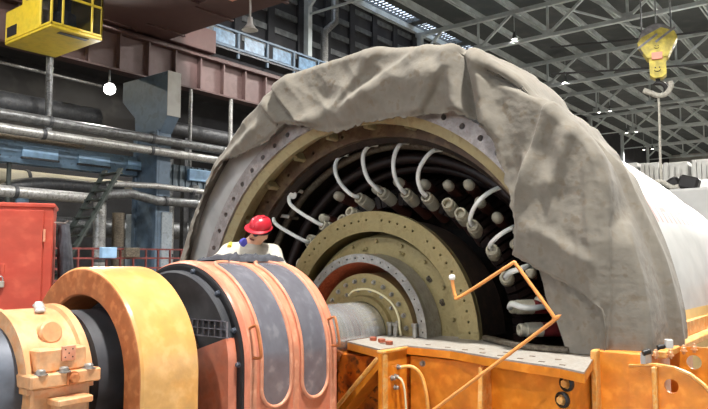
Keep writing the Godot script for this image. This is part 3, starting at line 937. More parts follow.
# ------------------------------------------------------------------ the orange lower half
func build_lower_casing() -> void:
	var xz := func(poly: Array, y0: float, y1: float) -> SurfaceTool:
		var s := st()
		var p := PackedVector2Array()
		for q in poly:
			p.append(Vector2(q[0], -q[1]))
		prism(s, p, Transform3D(Basis(Vector3(1, 0, 0), Vector3(0, 0, -1), Vector3(0, 1, 0)), Vector3(0, y0, 0)), y1 - y0)
		return s
	var edge := [[0.30, -0.34], [0.30, 0.47], [0.80, 0.70], [0.835, 0.39], [1.22, 0.39], [1.65, 0.54], [1.89, 0.61], [2.17, 0.67], [2.36, 0.77], [2.21, 0.15], [2.19, 0.05], [1.96, 0.05], [1.70, 0.05], [1.25, -0.2], [1.15, -0.34]]
	var s := st()
	bx(s, Vector3(0.83, 0.3, -0.3), Vector3(1.52, AY - 0.085, 0.34), 0.006)
	var t := obj("lower_casing", s, M.orange, gen, "bright orange welded steel lower half of the generator")
	s = st()
	bx(s, Vector3(-2.3, 0.3, -0.8), Vector3(-0.4, AY - 0.1, -0.3), 0.006)
	obj("rear_panel", s, M.orange, t)
	obj("joint_flange", xz.call(edge, AY - 0.068, AY - 0.012), M.orange, t)
	obj("joint_face", xz.call(edge, AY - 0.012, AY), M.joint_steel, t, "bare grey steel joint face")
	obj("joint_flange", xz.call([[-0.30, -0.34], [-0.30, 0.3], [-0.5, 0.3], [-0.6, -0.1], [-2.42, -0.05], [-2.42, -0.3], [-1.25, -0.34]], AY - 0.085, AY), M.orange, t)
	# slots and bolt holes in the joint face: small dark plugs
	for q in [[1.15, 0.30], [1.32, 0.34], [1.5, 0.41], [1.66, 0.45], [1.83, 0.5], [2.0, 0.54], [2.16, 0.59], [1.4, 0.22], [1.62, 0.28], [1.85, 0.34], [2.05, 0.38], [0.95, 0.26], [0.62, 0.42]]:
		s = st()
		cbox(s, Transform3D(Basis.IDENTITY, Vector3(q[0], AY + 0.001, q[1])), Vector3(0.04, 0.004, 0.022), 0.001)
		obj("bolt_slot", s, M.brown_ring, t)
	s = st()
	var pts := curve([Vector3(1.18, AY + 0.02, -0.26), Vector3(1.30, AY + 0.025, -0.16), Vector3(1.55, AY + 0.025, 0.0), Vector3(1.75, AY + 0.02, 0.06), Vector3(2.0, AY + 0.02, 0.05)], 6)
	tube(s, pts, 0.028, 10)
	obj("joint_seal", s, M.pipe_dirty, t)
	# bearing saddle under the shaft
	s = st()
	lathe(s, [Vector2(0.30, 0.45), Vector2(0.30, -0.3)], 180, 360, 30)
	bx(s, Vector3(0.30, 0.2, -0.34), Vector3(0.82, AY - 0.085, 0.42), 0.01)
	bx(s, Vector3(-0.5, 0.2, -0.34), Vector3(-0.30, AY - 0.085, 0.3), 0.01)
	obj("bearing_saddle", s, M.orange_grimy, t)
	for q in [[0.44, 0.30], [0.57, 0.36], [0.70, 0.44]]:
		s = st()
		rod(s, Vector3(q[0], AY - 0.005, q[1]), Vector3(q[0], AY + 0.03, q[1]), 0.03, 6)
		obj("nut", s, M.rust_red, t)
	# front panels and ribs
	obj("front_panel", xz.call([[1.52, -0.2], [1.52, 0.36], [2.2, 0.58], [2.2, -0.2]], 0.3, AY - 0.085), M.orange, t)
	s = st()
	prism(s, PackedVector2Array([Vector2(0.34, 0.3), Vector2(0.56, 0.3), Vector2(0.50, AY - 0.09), Vector2(0.34, AY - 0.09)]), Transform3D(Basis(Vector3(0, 0, 1), Vector3(0, 1, 0), Vector3(-1, 0, 0)), Vector3(1.545, 0, 0)), 0.03)
	obj("front_rib", s, M.orange_edge, t)
	s = st()
	bx(s, Vector3(2.21, 0.3, 0.12), Vector3(2.25, 1.16, 0.22), 0.008)
	obj("edge_plate", s, M.orange_edge, t, "pale-edged vertical plate")
	s = st()
	bx(s, Vector3(2.21, 0.3, -0.1), Vector3(2.53, 1.155, 0.135), 0.012)
	obj("corner_post", s, M.orange, t)
	# left bracket with a slanting brace
	s = st()
	bx(s, Vector3(0.785, 0.3, 0.38), Vector3(0.83, AY - 0.012, 0.715), 0.008)
	obj("bracket", s, M.orange, t)
	s = st()
	bx(s, Vector3(0.83, 0.3, 0.66), Vector3(0.842, AY - 0.03, 0.715), 0.003)
	bx(s, Vector3(0.78, AY - 0.03, 0.38), Vector3(0.845, AY - 0.008, 0.72), 0.005)
	obj("bracket_lip", s, M.orange_edge, t)
	s = st()
	prism(s, PackedVector2Array([Vector2(0.79, 1.05), Vector2(0.79, 0.96), Vector2(0.28, 0.42), Vector2(0.24, 0.5)]), Transform3D(Basis.IDENTITY, Vector3(0, 0, 0.5)), 0.2)
	obj("brace", s, M.orange, t)
	s = st()
	bar(s, Vector3(0.785, 1.035, 0.705), Vector3(0.25, 0.48, 0.705), 0.03, 0.03, 0.006, Vector3.RIGHT)
	obj("brace_lip", s, M.orange_edge, t)
	s = st()
	bx(s, Vector3(0.2, 0.3, 0.30), Vector3(0.785, AY - 0.1, 0.48), 0.01)
	obj("side_panel", s, M.orange_grimy, t)
	for q in [[0.947, 0.507], [0.876, 0.59], [0.88, 0.55], [0.80, 0.55]]:
		s = st()
		hexbolt(s, Vector3(0.828, q[0], q[1]), Vector3(1, 0, 0), 0.016, 0.035)
		obj("bolt", s, M.steel_worn, t)
	s = st()
	hexbolt(s, Vector3(0.95, 0.965, 0.338), Vector3(0, 0, 1), 0.018, 0.03)
	obj("bolt", s, M.steel_worn, t)
	for q in [[2.19, 0.985], [2.16, 0.878]]:
		s = st()
		spin(s, [Vector2(0.052, 0), Vector2(0.052, 0.02), Vector2(0.038, 0.03), Vector2(0.036, 0.0)], along(Vector3(q[0] - 0.01, q[1], 0.565), Vector3(-0.3, 0, 1)), 20)
		obj("washer", s, M.bolt_dark, t, "black rubber washer ring")
		s = st()
		hexbolt(s, Vector3(q[0] - 0.01, q[1], 0.565), Vector3(-0.3, 0, 1), 0.027, 0.045)
		obj("bolt_head", s, M.orange_edge, t)
	# hoses on the bracket
	s = st()
	tube(s, curve([Vector3(0.855, 0.947, 0.507), Vector3(0.92, 0.955, 0.47), Vector3(0.98, 0.92, 0.45), Vector3(1.02, 0.84, 0.44), Vector3(1.05, 0.70, 0.44), Vector3(1.06, 0.4, 0.42)], 6), 0.0145, 8)
	obj("hose", s, M.orange_edge, t)
	s = st()
	tube(s, curve([Vector3(0.855, 0.88, 0.55), Vector3(0.89, 0.85, 0.54), Vector3(0.91, 0.74, 0.53), Vector3(0.92, 0.4, 0.52)], 6), 0.008, 8)
	obj("hose", s, M.wire_cream, t)

func keyhole(outer: Array, c: Vector2, r: float) -> PackedVector2Array:
	# outer runs anticlockwise and starts at the corner nearest the hole; the hole is joined by a hairline cut
	var p := PackedVector2Array()
	for q in outer:
		p.append(Vector2(q[0], q[1]))
	var first := p[0]
	p.append(first + Vector2(0.0004, 0.0004))
	var a0 := (first - c).angle()
	for k in 21:
		var a := a0 - TAU * k / 20.0 * 0.999
		p.append(c + Vector2(cos(a), sin(a)) * r)
	return p

func build_side_feet() -> void:
	var s := st()
	prism(s, keyhole([[2.44, 1.06], [2.44, 0.0], [3.0, 0.0], [2.965, 0.86], [2.93, 0.925], [2.88, 0.985], [2.80, 1.045], [2.72, 1.075], [2.6, 1.085]], Vector2(2.70, 0.965), 0.045), Transform3D(Basis.IDENTITY, Vector3(0, 0, 0.12)), 0.03)
	var t := obj("mounting_foot", s, M.orange, gen, "orange gusseted mounting foot")
	s = st()
	prism(s, keyhole([[2.55, 1.14], [2.55, 0.0], [3.15, 0.0], [3.1, 0.9], [3.0, 1.05], [2.9, 1.13], [2.8, 1.15]], Vector2(2.71, 1.04), 0.05), Transform3D(Basis.IDENTITY, Vector3(0, 0, -0.52)), 0.03)
	obj("gusset", s, M.orange, t)
	s = st()
	bx(s, Vector3(2.44, 0, -1.4), Vector3(2.52, 1.1, 0.1), 0.008)
	obj("back_plate", s, M.orange, t)
	s = st()
	bx(s, Vector3(2.592, 0, 0.15), Vector3(2.622, 1.08, 0.19), 0.006)
	obj("rib", s, M.orange_edge, t)
	s = st()
	for k in 8:
		var a := [[2.44, 1.07], [2.6, 1.092], [2.72, 1.083], [2.81, 1.052], [2.892, 0.99], [2.942, 0.93], [2.975, 0.865], [3.01, 0.6], [3.01, 0.0]]
		bar(s, Vector3(a[k][0], a[k][1], 0.135), Vector3(a[k + 1][0], a[k + 1][1], 0.135), 0.012, 0.045, 0.0, Vector3(0, 0, 1))
	obj("gusset_lip", s, M.orange_edge, t)
	s = st()
	bx(s, Vector3(2.50, 1.10, -3.2), Vector3(2.62, 1.15, -0.1), 0.008)
	bx(s, Vector3(2.50, 1.15, -3.2), Vector3(2.54, 1.27, -0.45), 0.006)
	obj("side_flange", s, M.orange_edge, t)
	s = st()
	bx(s, Vector3(2.515, 1.08, 0.0), Vector3(2.55, 1.165, 0.15), 0.006)
	obj("end_block", s, M.white_casing, t)
	s = st()
	bx(s, Vector3(2.60, 1.0, -2.25), Vector3(2.72, 1.56, -2.1), 0.01)
	obj("upright", s, M.orange, t)
	for q in [[2.58, 1.15, 0.02], [2.64, 1.14, -0.12], [2.58, 1.15, -0.55], [2.66, 1.14, -0.42], [2.72, 1.15, -0.46]]:
		s = st()
		rod(s, Vector3(q[0], q[1] - 0.04, q[2]), Vector3(q[0], q[1] + 0.025, q[2]), 0.011, 8)
		hexbolt(s, Vector3(q[0], q[1] - 0.02, q[2]), Vector3.UP, 0.018, 0.03)
		obj("bolt", s, M.pedestal, t)
	s = st()
	rod(s, Vector3(2.535, 1.16, 0.16), Vector3(2.575, 1.175, 0.13), 0.02, 14)
	obj("cable_gland", s, M.bolt_dark, t)
	s = st()
	rod(s, Vector3(2.60, 1.19, 0.05), Vector3(2.64, 1.20, 0.02), 0.016, 12)
	obj("cable_gland", s, M.bolt_dark, t)
	s = st()
	cbox(s, Transform3D(Basis(Vector3(0, 1, 0), 0.5), Vector3(2.66, 1.215, 0.0)), Vector3(0.05, 0.06, 0.04), 0.006)
	obj("terminal_block", s, M.white_casing, t)

# ------------------------------------------------------------------ the tarpaulin
func build_tarp() -> void:
	var rf := [[167, 2.33], [163, 2.36], [148, 2.40], [141.3, 2.37], [133.8, 2.36], [129.1, 2.27], [122.9, 2.15], [116.7, 2.10], [112, 2.14], [108.6, 2.10], [103.2, 1.98], [94.7, 1.85], [88.4, 1.86], [75.8, 1.95], [68.7, 2.01], [64.5, 2.07], [58.5, 2.19], [53.5, 2.21], [50, 2.2], [45.7, 2.14], [41.7, 2.07], [36.8, 1.98], [32.9, 1.93], [29.1, 1.88], [23.6, 1.77], [18.8, 1.89], [15.0, 2.04], [11.4, 2.19], [8.4, 2.30], [5, 2.30], [0.6, 2.27]]
	var rc := [[167, 2.44], [163, 2.46], [150, 2.47], [137, 2.5], [122, 2.53], [112, 2.55], [95, 2.53], [77, 2.55], [70, 2.6], [62, 2.67], [55, 2.64], [45, 2.64], [35, 2.67], [32, 2.66], [28, 2.61], [25, 2.55], [21, 2.47], [14.6, 2.39], [8, 2.335], [0.6, 2.29]]
	var rb := [[167, 2.53], [120, 2.56], [95, 2.58], [70, 2.64], [60, 2.68], [50, 2.62], [40, 2.58], [30, 2.57], [20, 2.56], [0.6, 2.55]]
	var zb := [[167, -0.45], [110, -0.75], [80, -0.95], [0.6, -1.0]]
	var n := FastNoiseLite.new()
	n.seed = 5
	n.frequency = 1.0
	n.fractal_octaves = 3
	var rd := FastNoiseLite.new()
	rd.seed = 9
	rd.frequency = 1.0
	rd.fractal_type = FastNoiseLite.FRACTAL_RIDGED
	rd.fractal_octaves = 3
	# creases as lines on the front (x, y), height, width on either side
	var folds := [[Vector2(-0.84, 3.44), Vector2(-0.44, 3.0), 0.085, 0.22, 0.022], [Vector2(-1.02, 3.32), Vector2(-0.74, 3.04), 0.05, 0.09, 0.03], [Vector2(-1.6, 2.85), Vector2(-1.1, 3.12), 0.035, 0.06, 0.06], [Vector2(-1.95, 2.45), Vector2(-1.62, 2.82), 0.04, 0.05, 0.05],
		[Vector2(0.95, 3.36), Vector2(-0.40, 3.06), 0.05, 0.16, 0.10], [Vector2(0.9, 3.55), Vector2(0.1, 3.18), 0.03, 0.1, 0.05], [Vector2(0.39, 3.6), Vector2(-0.1, 3.2), 0.03, 0.05, 0.10], [Vector2(1.05, 3.3), Vector2(0.8, 2.96), 0.045, 0.03, 0.12],
		[Vector2(1.20, 3.5), Vector2(1.32, 2.86), -0.10, 0.03, 0.035], [Vector2(1.09, 3.5), Vector2(1.20, 2.9), 0.05, 0.06, 0.07], [Vector2(1.33, 3.45), Vector2(1.45, 2.8), 0.07, 0.05, 0.10], [Vector2(1.44, 3.23), Vector2(1.82, 3.02), -0.055, 0.025, 0.03], [Vector2(1.42, 3.32), Vector2(1.85, 3.1), 0.045, 0.06, 0.05],
		[Vector2(1.92, 2.95), Vector2(1.70, 2.30), 0.05, 0.10, 0.02], [Vector2(2.08, 2.70), Vector2(1.93, 2.30), 0.035, 0.05, 0.08], [Vector2(1.72, 2.45), Vector2(1.63, 1.82), 0.05, 0.14, 0.02], [Vector2(1.93, 2.35), Vector2(2.02, 1.70), 0.03, 0.06, 0.10], [Vector2(2.2, 2.5), Vector2(2.22, 1.5), 0.03, 0.06, 0.05], [Vector2(1.80, 2.0), Vector2(2.2, 1.75), 0.02, 0.05, 0.06]]
	var NA := 460
	var NS := 100
	var pos := []
	for i in NA + 1:
		var a := lerpf(167.0, 0.8, float(i) / NA)
		var r0 := table(rf, a)
		var r1 := table(rc, a)
		var r2 := table(rb, a)
		var z2 := table(zb, a)
		var hang := smoothstep(60.0, 40.0, a)          # the part that falls freely in front of the opening
		var row := []
		for j in NS + 1:
			var s := float(j) / NS
			var r: float
			var z: float
			var front: float                         # 1 on the face, 0 over the drum
			if s < 0.55:
				var u := s / 0.55
				r = lerpf(r0, maxf(r1 - 0.05, r0 + 0.004), u)
				z = lerpf(0.13, 0.12, u)
				front = 1.0
			elif s < 0.65:
				var u := (s - 0.55) / 0.10
				r = r1 - 0.05 + 0.05 * sin(u * PI / 2)
				z = 0.12 - lerpf(0.09, 0.02, smoothstep(0.0, 0.14, r2 - r1)) * (1.0 - cos(u * PI / 2))
				front = 1.0 - u
			else:
				var u := (s - 0.65) / 0.35
				var turn := smoothstep(0.0, 0.14, r2 - r1)
				r = lerpf(r1, r2, smoothstep(0.0, lerpf(0.55, 0.12, turn), u))
				z = lerpf(lerpf(0.03, z2, u), lerpf(0.10, 0.01, u / 0.12) if u < 0.12 else lerpf(0.01, z2, (u - 0.12) / 0.88), turn)
				front = 0.0
			var p := mp(r, a, z)
			# broad slack of the canvas, then single creases and pleats
			var d := n.get_noise_3d(p.x * 0.9, p.y * 0.7, p.z * 0.9) * 0.05 * lerpf(0.6, 1.0, front)
			var hx := p.x + 0.12 * p.y
			d += hang * front * (n.get_noise_3d(hx * 3.0, p.y * 0.35, 2.0) * 0.05 + rd.get_noise_3d(hx * 1.3, p.y * 0.25, 5.0) * 0.02)
			d += (1.0 - hang) * (rd.get_noise_3d((p.x + p.y) * 0.75, (p.y - p.x) * 0.22 + p.z * 0.2, 3.0) * 0.045)
			d += n.get_noise_3d(p.x * 6.0, p.y * 5.0, p.z * 6.0) * 0.006 + rd.get_noise_3d(p.x * 2.4 + p.y * 0.8, p.y * 1.7, p.z * 2.0) * 0.013 * smoothstep(-0.1, 0.35, n.get_noise_3d(p.x * 0.8 + 3.0, p.y * 0.8, 1.0))
			for f in folds:
				var fa: Vector2 = f[0]
				var fb: Vector2 = f[1]
				var ab := fb - fa
				var q := Vector2(p.x, p.y) - fa
				var t := q.dot(ab) / ab.length_squared()
				if t < -0.25 or t > 1.25:
					continue
				var perp := q.cross(ab.normalized())
				var wl: float = f[3]
				var wr: float = f[4]
				var prof := exp(-pow(perp / (wl if perp < 0.0 else wr), 2))
				d += 1.35 * float(f[2]) * prof * smoothstep(-0.25, 0.1, t) * smoothstep(1.25, 0.9, t) * lerpf(0.6, 1.0, smoothstep(0.0, 1.0, front))
			if a < 42.0:                                # two hanging folds on the flank
				d += (1.0 - front) * smoothstep(42.0, 30.0, a) * (0.13 * exp(-pow((p.z + 0.40 + (30.0 - a) * 0.004) / (0.035 if p.z + 0.40 + (30.0 - a) * 0.004 > 0.0 else 0.22), 2)) + 0.02 * n.get_noise_2d(p.z * 1.8, a * 0.03))
			var edge := smoothstep(0.0, 0.05, s) * 0.6 + 0.4
			d *= edge
			d = lerpf(d * 0.55 + 0.012, d, smoothstep(0.0, 1.0, front))
			var nr := Vector3(cos(deg_to_rad(a)), sin(deg_to_rad(a)), 0).lerp(Vector3(0, 0, 1), front).normalized()
			p += nr * maxf(d, -0.085)
			# ragged hem
			if j == 0:
				p += Vector3(cos(deg_to_rad(a)), sin(deg_to_rad(a)), 0) * n.get_noise_1d(a * 0.35) * 0.03
			row.append(p)
		pos.append(row)
	var t := thing("tarpaulin", "grey canvas tarpaulin draped over the top of the open generator", "tarpaulin", Vector3(0, AY, -0.4))
	var s := st()
	var g := Vector3(0, AY, -0.5)
	for i in NA:
		for j in NS:
			var a: Vector3 = pos[i][j]
			var b: Vector3 = pos[i + 1][j]
			var c: Vector3 = pos[i + 1][j + 1]
			var e: Vector3 = pos[i][j + 1]
			var mid := (a + c) * 0.5 - g
			quad(s, a, b, c, e, Vector3(mid.x * 0.3, mid.y * 0.3, 1.5) if j < NS * 0.6 else Vector3(mid.x, mid.y, 0), 1)
	# the cloth's thickness along its hems
	for i in NA:
		for j in [0, NS]:
			var a: Vector3 = pos[i][j]
			var b: Vector3 = pos[i + 1][j]
			var off := Vector3(0, 0, -0.012) if j == 0 else (Vector3(0, AY, a.z) - a).normalized() * 0.012
			quad(s, a, b, b + off, a + off, Vector3(-a.x, AY - a.y, 0) if j == 0 else Vector3(0, 0, -1), 2)
	obj("canvas", s, M.tarp, t)
	# the lower layer that shows under the slanting hem
	s = st()
	var L := []
	for i in 61:
		var y := lerpf(1.80, 1.105, i / 60.0)
		var x0 := table([[1.80, 1.66], [1.69, 1.78], [1.50, 1.83], [1.30, 1.92], [1.10, 1.985]], y)
		var x1 := 2.30
		var row := []
		for j in 41:
			var x := lerpf(x0, x1, j / 40.0)
			var z := 0.055 + n.get_noise_3d(x * 3.1 + y * 1.2, y * 1.0, 7.0) * 0.06 + n.get_noise_3d(x * 9.0, y * 6.0, 3.0) * 0.012 + 0.02 * (x - 1.9)
			row.append(Vector3(x, y, clampf(z, 0.02, 0.10)))
		L.append(row)
	for i in 60:
		for j in 40:
			quad(s, L[i][j], L[i + 1][j], L[i + 1][j + 1], L[i][j + 1], Vector3(0, 0, 1), 1)
	for i in 60:
		quad(s, L[i][0], L[i + 1][0], L[i + 1][0] - Vector3(0, 0, 0.012), L[i][0] - Vector3(0, 0, 0.012), Vector3(-1, 0, 0), 2)
	obj("under_fold", s, M.tarp, t)

# ------------------------------------------------------------------ shaft, covers and bearing in the foreground
func build_shaft_line() -> void:
	var t := thing("rotor_shaft", "bright turned steel rotor shaft entering the generator", "shaft", Vector3(0, AY, 1.0))
	var s := st()
	var prof := [Vector2(0.0, -0.6), Vector2(0.28, -0.6), Vector2(0.28, -0.05)]
	var z := -0.05
	for k in 9:                                         # turned bands of slightly different height
		var r := 0.28 + (0.0009 if k % 2 == 0 else 0.0)
		prof.append(Vector2(r, z + 0.004))
		z += 0.1
		prof.append(Vector2(r, z - 0.004))
	prof.append_array([Vector2(0.30, 0.9), Vector2(0.45, 0.95), Vector2(0.45, 1.2), Vector2(0.3, 1.25), Vector2(0.3, 3.1), Vector2(0.0, 3.1)])
	lathe(s, prof, 0, 360, 72)
	obj("journal", s, M.steel, t)
	s = st()
	lathe(s, [Vector2(0.0, 3.09), Vector2(0.305, 3.09), Vector2(0.33, 3.13), Vector2(0.33, 3.3), Vector2(0.0, 3.32)], 0, 360, 48)
	obj("end_flange", s, M.blue_grey, t)
	s = st()
	lathe(s, [Vector2(0.28, 2.24), Vector2(0.42, 2.24), Vector2(0.43, 2.26), Vector2(0.43, 2.45), Vector2(0.41, 2.47), Vector2(0.30, 2.47)], 0, 360, 60)
	obj("hub", s, M.black_paint, t)
	s = st()
	lathe(s, [Vector2(0.28, 2.50), Vector2(0.36, 2.50), Vector2(0.375, 2.52), Vector2(0.375, 2.755), Vector2(0.30, 2.765)], 0, 360, 60)
	obj("coupling_disc", s, M.dark_grey, t, "dark grey coupling disc")

	# salmon guard with two long windows
	straight = true
	t = thing("coupling_guard", "salmon-painted arched shaft guard with two long grey windows", "machine guard", Vector3(0, 0, 1.48))
	var G := 0.66
	s = st()
	lathe(s, [Vector2(0.52, 1.90), Vector2(0.62, 1.90), Vector2(G - 0.012, 1.93), Vector2(G, 1.918), Vector2(G, 1.045), Vector2(G - 0.012, 1.033), Vector2(0.52, 1.033)], -80, 260, 120, false, false, -1.0)
	var hull := obj("hull", s, M.salmon, t)
	s = st()
	bx(s, Vector3(-0.5, 0, 1.06), Vector3(0.5, 0.5, 1.9), 0.01)
	obj("plinth", s, M.dark_grey, t)
	for zc in [[1.665, 1.2], [1.285, 1.2]]:
		var zm: float = zc[0]
		var hw := 0.135
		var lo := -24.0
		var hi := 80.0
		# window rim as a raised moulding round a stadium, and the panel inside it
		var path := []
		var panel := []
		var rr := rad_to_deg(hw / G)
		for k in 33:
			var f := PI * k / 32.0
			path.append([hi - rr + rr * sin(f), zm + hw * cos(f)])
		for k in 33:
			var f := PI + PI * k / 32.0
			path.append([lo + rr + rr * sin(f), zm + hw * cos(f)])
		var steps := []
		for k in path.size():
			var p: Array = path[k]
			var q: Array = path[(k + 1) % path.size()]
			var m := maxi(1, int(absf(q[0] - p[0]) / 4.0))
			for j in m:
				steps.append([lerpf(p[0], q[0], float(j) / m), lerpf(p[1], q[1], float(j) / m)])
		s = st()
		var ring := []
		for q in steps:
			ring.append(mp(G + 0.004, q[0], q[1]))
		ring.append(ring[0])
		tube(s, ring, 0.014, 8, false)
		var rim := obj("window_rim", s, M.salmon_rim, t)
		s = st()
		for k in 90:
			var a0 := lerpf(lo, hi, k / 90.0)
			var a1 := lerpf(lo, hi, (k + 1) / 90.0)
			var wd := func(a: float) -> float:
				var e := 0.0
				if a > hi - rr:
					e = (a - hi + rr) / rr
				elif a < lo + rr:
					e = (lo + rr - a) / rr
				return hw * sqrt(maxf(0.0, 1.0 - e * e))
			var w0: float = wd.call(a0)
			var w1: float = wd.call(a1)
			quad(s, mp(G + 0.004, a0, zm - w0), mp(G + 0.004, a1, zm - w1), mp(G + 0.004, a1, zm + w1), mp(G + 0.004, a0, zm + w0), mp(1, (a0 + a1) / 2, 0) - Vector3(0, AY, 0), 1)
		obj("window_panel", s, M.mesh_panel, rim, "dull grey scratched window panel")
	# broad shallow bands between the windows
	for zz in [1.865, 1.475, 1.09]:
		s = st()
		lathe(s, [Vector2(G, zz - 0.028), Vector2(G + 0.007, zz - 0.022), Vector2(G + 0.007, zz + 0.022), Vector2(G, zz + 0.028)], -70, 250, 100)
		obj("band", s, M.salmon_rim, t)
	for q in [1.87, 1.10]:
		s = st()
		var o := 0.075
		var pts := [mp(G, 21, q), mp(G + o, 20.5, q), mp(G + o, 19, q), mp(G + o, 7, q), mp(G + o, 5.5, q), mp(G, 5, q)]
		pts[1] = mp(G + o * 0.85, 21, q); pts[2] = mp(G + o, 18.5, q); pts[3] = mp(G + o, 7.5, q); pts[4] = mp(G + o * 0.85, 5, q)
		tube(s, curve(pts, 4), 0.0095, 8)
		obj("handle", s, M.rust_face, t, "orange bent-rod handle")
	# dark end of the guard with a slotted vent and a salmon lower plate
	s = st()
	lathe(s, [Vector2(0.645, 1.925), Vector2(0.645, 1.945), Vector2(0.63, 1.95), Vector2(0.60, 1.95)], -80, 260, 100)
	obj("end_gasket", s, M.black_paint, t)
	s = st()
	lathe(s, [Vector2(0.60, 1.91), Vector2(0.60, 1.985), Vector2(0.585, 1.998), Vector2(0.31, 1.998)], 18, 260, 90)
	var ed := obj("end_disc", s, M.dark_grey, t)
	s = st()
	lathe(s, [Vector2(0.60, 1.92), Vector2(0.60, 2.02), Vector2(0.31, 2.02)], -80, 18, 40, false, false)
	obj("end_plate", s, M.salmon, t)
	for k in 8:
		s = st()
		var x := 0.18 + k * 0.055
		var y := AY + 0.185 + k * 0.001
		cbox(s, Transform3D(Basis.IDENTITY, Vector3(x, y + 0.045, 2.006)), Vector3(0.006, 0.1, 0.014), 0.0)
		obj("vent_slat", s, M.mesh_panel, ed)
	for k in 3:
		s = st()
		cbox(s, Transform3D(Basis.IDENTITY, Vector3(0.37, AY + 0.188 + k * 0.05, 2.008)), Vector3(0.42 - k * 0.03, 0.007, 0.014), 0.0)
		obj("vent_slat", s, M.mesh_panel, ed)
	for a in [75.0, 48.0, 22.0, 2.0]:
		s = st()
		hexbolt(s, mp(0.615, a, 1.95), Vector3(0, 0, 1), 0.014, 0.02)
		obj("bolt", s, M.blue_grey, t)

	# yellow ring cover
	t = thing("ring_cover", "yellow-orange ring-shaped cover with a rusty front face around the shaft", "machine cover", Vector3(0, 0, 2.53))
	s = st()
	lathe(s, [Vector2(0.44, 2.26), Vector2(0.612, 2.26), Vector2(0.63, 2.278), Vector2(0.63, 2.642), Vector2(0.618, 2.656)], -84, 264, 120)
	obj("drum", s, M.yellow_cover, t)
	s = st()
	lathe(s, [Vector2(0.618, 2.656), Vector2(0.612, 2.66), Vector2(0.47, 2.66), Vector2(0.46, 2.65), Vector2(0.44, 2.45), Vector2(0.44, 2.26)], -84, 264, 100)
	obj("front_face", s, M.rust_face, t, "rusty brown ring face")
	s = st()
	bx(s, Vector3(-0.42, 0, 2.3), Vector3(0.42, 0.5, 2.62), 0.01)
	obj("plinth", s, M.dark_grey, t)

	straight = false
	# bearing pedestal at the left edge
	t = thing("bearing_pedestal", "pale orange shaft bearing with a bolted arched cap at lower left", "bearing", Vector3(0, 0, 2.94))
	var z0 := 2.81
	var z1 := 3.17
	var P := 0.40
	s = st()
	lathe(s, [Vector2(0.31, z0), Vector2(P + 0.012, z0), Vector2(P + 0.02, z0 + 0.008), Vector2(P + 0.02, z0 + 0.05), Vector2(P, z0 + 0.06), Vector2(P, z1 - 0.03), Vector2(P + 0.012, z1 - 0.026), Vector2(P + 0.012, z1), Vector2(0.31, z1)], 0, 180, 60)
	obj("cap", s, M.pedestal, t)
	for k in [-1.0, 1.0]:
		s = st()
		bx(s, Vector3(k * 0.31, AY + 0.03, z0 - 0.01), Vector3(k * 0.47, AY + 0.10, z1 + 0.01), 0.008)
		obj("cap_flange", s, M.pedestal, t)
	s = st()
	bx(s, Vector3(-0.42, 0, z0 + 0.02), Vector3(0.42, AY + 0.03, z1 - 0.02), 0.012)
	obj("pedestal_body", s, M.pedestal, t)
	s = st()
	bx(s, Vector3(0.33, AY + 0.10, z0 + 0.055), Vector3(0.43, AY + 0.22, z1 - 0.04), 0.01)
	obj("cap_block", s, M.pedestal, t)
	s = st()
	rod(s, mp(0.30, 60, 3.0), mp(0.43, 43, 3.0), 0.062, 24)
	obj("cap_boss", s, M.pedestal, t)
	s = st()
	cbox(s, Transform3D(Basis.IDENTITY, Vector3(0.434, AY + 0.19, 2.97)), Vector3(0.012, 0.075, 0.075), 0.002)
	var pl := obj("name_plate", s, M.salmon_rim, t, "small pale plate with punched dots")
	for q in [[-0.02, 0.02], [0.02, 0.02], [0.0, 0.0], [-0.02, -0.02], [0.02, -0.02]]:
		s = st()
		rod(s, Vector3(0.44, AY + 0.19 + q[1], 2.97 + q[0]), Vector3(0.442, AY + 0.19 + q[1], 2.97 + q[0]), 0.004, 6)
		obj("dot", s, M.bolt_dark, pl)
	for q in [[0.445, 2.86], [0.45, 3.0], [0.445, 3.12]]:
		s = st()
		rod(s, Vector3(q[0], AY + 0.09, q[1]), Vector3(q[0], AY + 0.125, q[1]), 0.02, 10)
		hexbolt(s, Vector3(q[0], AY + 0.098, q[1]), Vector3.UP, 0.026, 0.022)
		obj("bolt", s, M.steel_worn, t)
	s = st()
	bx(s, Vector3(0.47, AY + 0.035, 2.985), Vector3(0.478, AY + 0.098, 2.995))
	obj("flange_split", s, M.rust_face, t)
	s = st()
	hexbolt(s, Vector3(0.468, AY + 0.065, 2.96), Vector3(1, 0, 0), 0.026, 0.03)
	obj("bolt", s, M.rust_face, t)
	s = st()
	bx(s, Vector3(0.40, AY - 0.28, z0 + 0.09), Vector3(0.52, AY - 0.04, z0 + 0.24), 0.008)
	bx(s, Vector3(0.40, AY - 0.06, z0 + 0.07), Vector3(0.535, AY - 0.025, z0 + 0.26), 0.006)
	obj("junction_box", s, M.pedestal, t)
	for q in [0.13, 0.2]:
		s = st()
		rod(s, Vector3(0.51, AY - 0.12, z0 + q), Vector3(0.545, AY - 0.12, z0 + q), 0.03, 16)
		rod(s, Vector3(0.545, AY - 0.12, z0 + q), Vector3(0.56, AY - 0.12, z0 + q), 0.017, 6)
		obj("cable_gland", s, M.steel_worn, t)
	# white sealant lumps on top of the cap
	for k in 7:
		s = st()
		var c := mp(P + 0.012, 96.0 - k * 4.0, 2.9 + 0.012 * k)
		spin(s, [Vector2(0.0, -0.012), Vector2(0.02, -0.008), Vector2(0.024, 0.004), Vector2(0.014, 0.018), Vector2(0.0, 0.02)], Transform3D(Basis(Vector3(0, 1, 0), k * 1.1).scaled(Vector3(1, 0.8 + 0.3 * (k % 3), 1.3)), c), 9, true)
		obj("sealant_lump", s, M.white_casing, t)

	# bent guard rod in front of the opening
	s = st()
	var zr := 0.9
